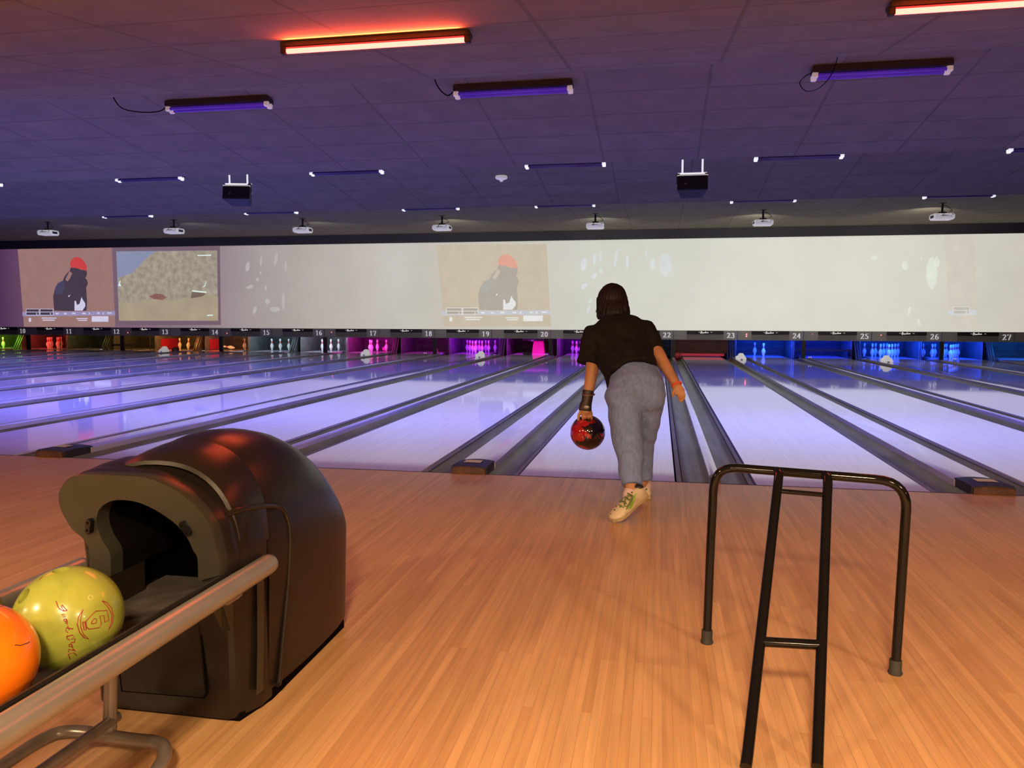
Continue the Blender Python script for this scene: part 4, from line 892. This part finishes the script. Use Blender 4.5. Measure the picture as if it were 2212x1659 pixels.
for R_, (a, b) in ((R0, (1614, 1659)), (R1, (1765, 1659))):
    d = ray(a, b); E_ = CAM+d*(1.93/ (d.dot(FW))); E_ = Vector((E_.x, E_.y, max(E_.z, .03)))
    fx = (R_.x-a1.x)/(b0.x-a1.x); yb = a1.y+(b0.y-a1.y)*fx
    top = Vector((R_.x, yb+.004, zt)); R_ = Vector((R_.x, yb-.024, zt+.003)); sh = Vector((R_.x, yb-.040, zt-.006))
    far = E_ + (E_-sh).normalized()*.04; far.z = max(far.z, .015)
    dd.append((sh, E_))
    mesh_obj('ramp_rail', MB().tube([top, R_, sh, sh.lerp(E_, .035)+Vector((0, -.004, .006)), sh.lerp(E_, .08), sh.lerp(E_, .5), E_, far], .0145, 18), M_BLKMETAL, rm, smooth=60)
for k, r_ in ((.07, .0075), (.655, .0135)):
    p_, q_ = dd[0][0].lerp(dd[0][1], k), dd[1][0].lerp(dd[1][1], k); mesh_obj('cross_bar', MB().tube([p_, q_], r_, 14), M_BLKMETAL, rm, smooth=60)
for T_ in (TL, TR):
    mesh_obj('rubber_foot', MB().lathe([(.020, 0), (.0215, .006), (.018, .014), (.0185, .042), (.0175, .046), (.015, .046)], (T_.x, T_.y, 0), 20), M_RUBBER, rm, smooth=40)
# ------------------------------------------------------------------ the bowler
M_SKIN = mat('skin', (.50, .24, .125), .5, vary=((14, 14, 14), .12), spec=.4); M_SKIN.node_tree.nodes['Principled BSDF'].inputs['Subsurface Weight'].default_value = .08
M_SHIRT = mat('black_cotton', (.0105, .0095, .0115), .85, vary=((20, 20, 20), .3), bump=((26, 26, 12), .5, .006), spec=.2)
M_TROUS = mat('grey_denim', (.18, .25, .50), .85, vary=((60, 60, 22), .16), bump=((90, 90, 30), .35, .002), spec=.2)
M_HAIR = mat('dark_hair', (.006, .0045, .006), .55, vary=((90, 90, 7), .6), bump=((160, 160, 7), .9, .004), spec=.4)
M_SHOE = mat('cream_leather', (.62, .52, .36), .55, vary=((30, 30, 30), .1)); M_SOLE = mat('cream_sole', (.50, .40, .24), .6, vary=((30, 30, 30), .15)); M_SOLE2 = mat('brown_sole', (.17, .11, .06), .6, vary=((30, 30, 30), .2))
M_GREEN = mat('green_trim', (.22, .48, .03), .5, vary=((30, 30, 30), .15)); M_DKGREEN = mat('green_stud', (.08, .13, .03), .5, vary=((30, 30, 30), .15)); M_LACE = mat('green_lace', (.14, .20, .05), .7, vary=((60, 60, 60), .3))
M_SOCK = mat('pale_sock', (.62, .45, .45), .8, vary=((30, 30, 30), .1)); M_BRACE = mat('brace_leather', (.035, .017, .014), .45, vary=((30, 30, 30), .4)); M_BAND = mat('orange_band', (.80, .10, .02), .5, vary=((30, 30, 30), .1))
def cap(m, p0, p1, r0, r1, side=(1, 0, 0), fl0=1.0, fl1=1.0, ends=(True, True), n=18):
    """tapered limb piece; r = half width along side, fl = depth ratio"""
    p0, p1 = Vector(p0), Vector(p1); ax = (p1-p0); L_ = ax.length; ax.normalize(); sd = Vector(side); sd = (sd-ax*sd.dot(ax)).normalized(); bn = ax.cross(sd)
    st_ = []
    if ends[0]: st_ += [(-cos(a_)*r0*min(1, fl0), sin(a_), 0) for a_ in (.12, .5, .95)]
    st_ += [(0, 1, 0), (L_*.5, 1, .5), (L_, 1, 1)]
    if ends[1]: st_ += [(L_+cos(a_)*r1*min(1, fl1), sin(a_), 1) for a_ in (.95, .5, .12)]
    secs = []
    for d, k, t_ in st_:
        r = (r0+(r1-r0)*t_)*k; f_ = fl0+(fl1-fl0)*t_
        secs.append([p0+ax*d+sd*(r*cos(2*pi*i/n))+bn*(r*f_*sin(2*pi*i/n)) for i in range(n)])
    m.loft(secs); return m
def organic(name, m, voxel, iters, material, parent, warpf=None, fac=.5):
    o = mesh_obj('tmp', m, material)
    r = o.modifiers.new('r', 'REMESH'); r.mode = 'VOXEL'; r.voxel_size = voxel; r.use_smooth_shade = True
    if iters: s_ = o.modifiers.new('s', 'SMOOTH'); s_.factor = fac; s_.iterations = iters
    me = evaluated(o, name); bpy.data.objects.remove(o); me.name = name
    if warpf:
        for v in me.vertices: v.co = warpf(v.co.copy(), v.normal.copy())
    off_ = parent.location; me.transform(Matrix.Translation(-off_))
    for q in me.polygons: q.use_smooth = True
    if not me.materials: me.materials.append(material)
    o = bpy.data.objects.new(name, me); COL.objects.link(o); o.parent = parent; return o
pr = thing('person', (.80, -.85, 0), 'bowler seen from behind in a black T-shirt and grey trousers, leaning to swing the ball', 'person')
K = gy
shL, shR = K(1281, 722, -.50), K(1394, 703, -.42)
neck0, neck1 = K(1330, 706, -.43), K(1325, 684, -.36)
head = K(1323, 655, -.30)
waist = K(1366, 806, -.66); hipc = K(1374, 842, -.74)
elL, wrL, hdL = K(1280, 795, -.56), K(1268, 868, -.60), K(1266, 892, -.61)
elR, wrR, hdR = K(1424, 770, -.56), K(1458, 827, -.66), K(1466, 846, -.68)
hipL, knL, anL = K(1350, 872, -.76), K(1358, 965, -.88), K(1363.5, 1063, -1.03)
hipR, knR, anR = K(1402, 866, -.70), K(1391, 955, -.62), K(1388, 1040, -.565)
ballc = K(1269.5, 934, -.585)
b = MB()
cap(b, shL.lerp(shR, .5)+Vector((0, 0, -.05)), waist, .125, .12, fl0=.55, fl1=.8)
cap(b, waist, hipc, .12, .13, fl0=.8, fl1=.8)
cap(b, neck0, neck1, .052, .046); b.ball(head+Vector((0, .0, .012)), (.074, .092, .10), 24, 16); b.ball(head+Vector((0, .045, -.055)), (.048, .05, .05), 16, 12)
b.ball(head+Vector((0, .100, -.012)), (.013, .020, .020), 12, 8)               # nose
for s in (-1, 1): b.ball(head+Vector((s*.076, .0, -.008)), (.010, .020, .030), 12, 8)
for a_, e_, w_ in ((shL, elL, wrL), (shR, elR, wrR)):
    cap(b, a_.lerp(e_, .08)+Vector((0, 0, -.02)), e_, .040, .041); cap(b, e_, w_, .041, .027)
for h_, k_, a_ in ((hipL, knL, anL), (hipR, knR, anR)):
    cap(b, h_, k_, .075, .046); cap(b, k_, a_, .044, .033)
def finger(P, r): 
    for i in range(len(P)-1): cap(b, P[i], P[i+1], r*(1-.10*i), r*(1-.10*(i+1)), n=10)
# left hand closing on top of the ball
cap(b, wrL, K(1265, 884, -.605), .027, .036, fl0=.8, fl1=.55); cap(b, K(1265, 882, -.605), K(1266, 893, -.61), .037, .036, fl0=.5, fl1=.5)
BRr = .1065
def bp(x, y): return on_ball(x, y, ballc, BRr, .004)
for (x0_, y0_), (x1_, y1_), dep in (((1258.5, 892), (1259.5, 902), 906), ((1264, 894), (1264.5, 902), 905), ((1270.5, 894), (1271.5, 902), 905), ((1276.5, 891), (1278, 900), 906)):
    finger([K(x0_, y0_, -.625), K(x1_, y1_-2, -.655), bp(x1_, dep)], .0095)
finger([K(1256, 886, -.60), K(1250.5, 895, -.61), bp(1250, 908)], .0095)
# right hand, relaxed
cap(b, wrR, K(1463, 838, -.68), .024, .030, fl0=.8, fl1=.6); cap(b, K(1462, 837, -.68), K(1469, 848, -.69), .031, .033, fl0=.5, fl1=.45)
for x_, y_, k_ in ((1476.5, 845, 0), (1473, 848, 1), (1469, 850, 2), (1465, 850, 3)):
    finger([K(x_-1, y_-2, -.69), K(x_+2.2-.4*k_, y_+8+.8*(k_ in (1, 2)), -.70-.003*k_), K(x_+1.2+.3*k_, y_+16+1.5*(k_ in (1, 2))-1.5*(k_ == 3), -.715-.004*k_)], .0072)
finger([K(1459, 839, -.69), K(1453.5, 848, -.70), K(1453, 856, -.71)], .0092)
organic('body', b, .0036, 1, M_SKIN, pr)
# face details on the far side of the head
m = MB()
for s in (-1, 1): m.ball(head+Vector((s*.030, .082, .012)), (.013, .008, .008), 12, 8)
mesh_obj('eyes', m, mat('eye_white', (.8, .8, .78), .2, vary=((9, 9, 9), .02)), pr, smooth=60)
mesh_obj('mouth', MB().ball(head+Vector((0, .094, -.060)), (.024, .008, .006), 14, 8), mat('lip', (.35, .08, .07), .4, vary=((9, 9, 9), .1)), pr, smooth=60)
# hair: bob reaching the collar
m = MB(); m.ball(head+Vector((0, -.008, .018)), (.093, .105, .108), 24, 16)
cap(m, head+Vector((0, -.03, .0)), K(1326, 676, -.39), .098, .084, fl0=.85, fl1=.75)
cap(m, K(1300, 648, -.33), K(1295, 684, -.37), .032, .018, fl0=1.6, fl1=1.4); cap(m, K(1344, 645, -.31), K(1355, 677, -.35), .034, .018, fl0=1.6, fl1=1.4)
cap(m, K(1301, 664, -.38), K(1304, 688, -.40), .030, .014); cap(m, K(1316, 664, -.40), K(1318, 684, -.43), .030, .016); cap(m, K(1335, 662, -.40), K(1340, 681, -.43), .030, .016)
def hairf(p, nn):
    a_ = math.atan2(p.x-head.x, p.y-head.y); return p+nn*(.0022*sin(a_*34+p.z*20+2*sin(a_*5))+.0015*sin(a_*71))
hr = organic('hair', m, .006, 3, M_HAIR, pr, hairf)
m = MB(); random.seed(3)
for k in range(46):
    a_ = random.choice((random.uniform(1290, 1299), random.uniform(1346, 1354), random.uniform(1297, 1350)))
    y0_ = 660 if a_ < 1299 or a_ > 1346 else 672; e_ = random.uniform(-3, 3) + (-3 if a_ < 1299 else (5 if a_ > 1346 else 0)); ln = random.uniform(18, 32) if y0_ == 655 else random.uniform(8, 18)
    dp = -.36 if (a_ < 1297 or a_ > 1350) else -.45
    m.tube([K(a_, y0_, dp+.01), K(a_+e_*.3, y0_+ln*.6, dp), K(a_+e_, y0_+ln, dp)], [.0028, .002, .0005], 5)
for k in range(9):
    a_ = 1312+k*3; m.tube([K(a_, 622, -.31), K(a_-2, 616-random.random()*2, -.32), K(a_-6-random.random()*4, 615+random.random()*3, -.33)], [.0015, .001, .0004], 5)
mesh_obj('hair_strands', m, M_HAIR, hr, smooth=60)
# T-shirt
m = MB()
cap(m, K(1287, 724, -.49), K(1391, 708, -.44), .078, .068, side=(0, 1, 0), fl0=.80, fl1=.80)
cap(m, K(1334, 716, -.46), K(1346, 762, -.55), .185, .178, fl0=.58, fl1=.64)
cap(m, K(1346, 762, -.55), K(1365, 812, -.67), .176, .156, fl0=.66, fl1=.98, ends=(True, False))
cap(m, K(1352, 790, -.62), K(1337, 826, -.68), .095, .055, fl0=.9, fl1=1.0, ends=(True, False)); cap(m, K(1330, 800, -.64), K(1320, 850, -.70), .060, .026, fl0=1.1, fl1=1.3, ends=(True, False))
cap(m, neck0+Vector((0, -.005, -.02)), K(1331, 689, -.395), .090, .064, fl0=.8, fl1=.85, ends=(True, False))
cap(m, K(1284, 724, -.49), K(1270.5, 786, -.55), .074, .073, fl0=.9, fl1=.85, ends=(True, False))
cap(m, K(1396, 714, -.44), K(1419, 769, -.53), .068, .056, side=(1, 0, .3), fl0=.95, fl1=1.0, ends=(True, False))
def shirtf(p, nn):
    return p+nn*(.006*noise.noise(Vector((p.x*13, p.y*13, p.z*9)))+.004*sin(p.z*46+p.x*20+3*noise.noise(p*6)))
organic('t_shirt', m, .0085, 5, M_SHIRT, pr, shirtf)
# trousers
m = MB()
cap(m, K(1372, 806, -.67), K(1375, 838, -.75), .134, .160, fl0=.85, fl1=.80, ends=(False, True))
cap(m, K(1347, 818, -.70), K(1345, 860, -.77), .078, .104, fl0=1.1, fl1=1.15)
cap(m, K(1400, 815, -.68), K(1403, 855, -.75), .080, .100, fl0=1.1, fl1=1.1)
cap(m, K(1350, 868, -.77), K(1353, 935, -.83), .103, .092, fl0=1.05, fl1=1.05); cap(m, K(1353, 935, -.83), K(1361, 990, -.92), .091, .076); cap(m, K(1361, 990, -.92), K(1366, 1049, -1.01), .076, .058, ends=(True, False))
cap(m, K(1403, 862, -.73), K(1396, 925, -.66), .092, .072); cap(m, K(1396, 925, -.66), K(1390, 975, -.60), .072, .060); cap(m, K(1390, 975, -.60), K(1387, 1034, -.57), .060, .062, ends=(True, False))
cap(m, K(1376, 1030, -.99), K(1385, 1056, -1.0), .030, .016, ends=(True, False))
def trf(p, nn):
    return p+nn*(.008*noise.noise(Vector((p.x*9+4, p.y*9, p.z*7)))+.0045*sin(p.z*52+p.x*34+4*noise.noise(p*5))*(.4+.6*abs(noise.noise(p*7))))
tro = organic('trousers', m, .0085, 5, M_TROUS, pr, trf)
# wrist brace and band
m = MB(); cap(m, K(1271, 843, -.592), K(1267, 872, -.602), .036, .032, fl0=.95, fl1=.95, ends=(False, False)); cap(m, K(1266, 870, -.602), K(1263.5, 888, -.612), .036, .040, fl0=.85, fl1=.60, ends=(False, False))
br = organic('wrist_brace', m, .004, 2, M_BRACE, pr)
mesh_obj('strap', MB().tube([K(1271, 852, -.592)+Vector((.037*cos(t_), .035*sin(t_), .002*sin(t_))) for t_ in [k*2*pi/20 for k in range(20)]], .0045, 8, closed=True), mat('brown_strap', (.16, .09, .06), .4, vary=((30, 30, 30), .2)), br, smooth=60)
m = MB().ball(K(1267, 879.5, -.646), (.020, .006, .012), 14, 8); mesh_obj('metal_plate', m, M_STEEL, br, smooth=60)
axb = (wrR-elR).normalized(); s1 = axb.cross(Vector((0, 0, 1))).normalized(); s2 = axb.cross(s1)
cb = K(1461.5, 831.5, -.668)
mesh_obj('wristband', MB().tube([cb+s1*(.029*cos(t_))+s2*(.027*sin(t_)) for t_ in [k*2*pi/20 for k in range(20)]], .0065, 8, closed=True), M_BAND, pr, smooth=60)
# shoes
def shoe(T_, name_):
    """local: y forward to the toe, z up, heel at 0; T_ maps to world"""
    prof = [(.000, .022, .055, .0), (.012, .031, .078, .0), (.04, .034, .085, .0), (.075, .033, .082, .0), (.10, .034, .074, .0), (.13, .038, .066, .0), (.165, .042, .055, .0), (.20, .043, .044, .0), (.225, .038, .036, .0), (.243, .026, .028, .002), (.252, .012, .020, .004)]
    secs = []
    for y, hw, h, z0 in prof:
        secs.append([T_ @ Vector((hw*cos(a_)*(1 if a_ < pi else 1), y, .016+z0+(h-.016)*max(0, sin(a_))**.8)) for a_ in [pi*k/12 for k in range(13)]])
    sh = mesh_obj(name_, MB().loft(secs), M_SHOE, pr, smooth=50)
    sec2 = [[T_ @ Vector((hw*1.06*cx_, y, zz)) for cx_, zz in ((-1, 0), (1, 0), (1.02, .012), (1.0, .022), (-1.0, .022), (-1.02, .012))] for y, hw, h, z0 in [(-.004, .024, 0, 0)]+prof[1:-1]+[(.256, .014, 0, 0)]]
    mesh_obj('sole', MB().loft(sec2), M_SOLE, sh, smooth=40)
    sec3 = [[T_ @ Vector((hw*1.0*cx_, y, zz)) for cx_, zz in ((-1, -.003), (1, -.003), (1, .001), (-1, .001))] for y, hw, h, z0 in prof]
    mesh_obj('tread', MB().loft(sec3), M_SOLE2, sh)
    return sh
def frame(toe, heel, up):
    y = (toe-heel).normalized(); z = (up-y*up.dot(y)).normalized(); x = y.cross(z)
    M_ = Matrix((x, y, z)).transposed().to_4x4(); M_.translation = heel; return M_
toe = K(1322, 1126, -1.13); heel = K(1393, 1070, -.98)
sc_ = (toe-heel).length/.254
T1 = frame(toe, heel, Vector((-.42, -.62, .52))) @ Matrix.Scale(sc_, 4)
sh1 = shoe(T1, 'shoe')
def stud(T_, pts, sh, r=.0045):
    m = MB()
    for x, y, z in pts: m.ball(T_ @ Vector((x, y, z)), r, 8, 6)
    return mesh_obj('studs', m, M_DKGREEN, sh, smooth=60)
stud(T1, [(.020, .235-.0, .029), (.012, .21, .043), (.026, .185, .045), (-.004, .18, .052), (.020, .155, .056), (-.008, .145, .062), (.022, .085, .078), (-.006, .085, .086), (.030, .05, .075)], sh1)
m = MB(); m.loft([[T1 @ Vector((x, y, z)) for x, y, z in row] for row in [((.0365, .155, .034), (.036, .125, .046), (.0375, .14, .03)), ((.0355, .13, .050), (.034, .10, .062), (.036, .115, .048)), ((.028, .095, .074), (.025, .075, .082), (.030, .085, .072))]]); m.loft([[T1 @ Vector((-x, y, z)) for x, y, z in row] for row in [((.0385, .160, .034), (.038, .120, .050), (.0395, .14, .026)), ((.0375, .13, .052), (.036, .095, .066), (.038, .115, .046)), ((.030, .095, .078), (.027, .070, .086), (.032, .085, .074))]])
mesh_obj('side_flash', m, M_GREEN, sh1)
m = MB()
for k in range(4): y = .10+.024*k; m.tube([T1 @ Vector((-.022, y, .078-.45*(y-.1))), T1 @ Vector((-.004, y+.004, .088-.42*(y-.1))), T1 @ Vector((.016, y, .080-.45*(y-.1)))], .004, 6)
base = T1 @ Vector((-.026, .10, .082))
m.tube(spline([base, base+Vector((-.020, -.015, .008)), base+Vector((-.040, -.02, -.022)), base+Vector((-.040, -.02, -.055)), base+Vector((-.020, -.015, -.045)), base], 5), .004, 6)
m.tube(spline([base, base+Vector((-.015, -.02, -.04)), base+Vector((-.042, -.025, -.085)), base+Vector((-.058, -.03, -.115))], 5), .004, 6)
mesh_obj('laces', m, M_LACE, sh1, smooth=60)
mesh_obj('collar_lining', MB().ball(T1 @ Vector((.012, .022, .070)), (.030, .03, .018), 14, 8), M_BLKPL, sh1, smooth=60)
m = MB(); cap(m, K(1363, 1060, -1.03), K(1359, 1071, -1.045), .036, .037, fl0=.9, fl1=.9, ends=(False, True)); mesh_obj('sock', m, M_SOCK, pr, smooth=50)
g = gz(1396, 1078, 0.003)
T2 = frame(g+Vector((-.03, .25, 0)), g, Vector((0, 0, 1))); sh2 = shoe(T2, 'shoe')
stud(T2, [(.0, .002, .060)], sh2, .006)
m = MB(); cap(m, Vector((g.x, g.y+.035, .06)), Vector((g.x-.004, g.y+.045, .13)), .030, .032, ends=(False, False)); mesh_obj('sock', m, M_SOCK, pr, smooth=50)
# the ball in the swinging hand
bb = house_ball('bowling_ball', ballc, BRr, M_REDBLK, 'red and black marbled bowling ball held in the bowler\'s left hand')
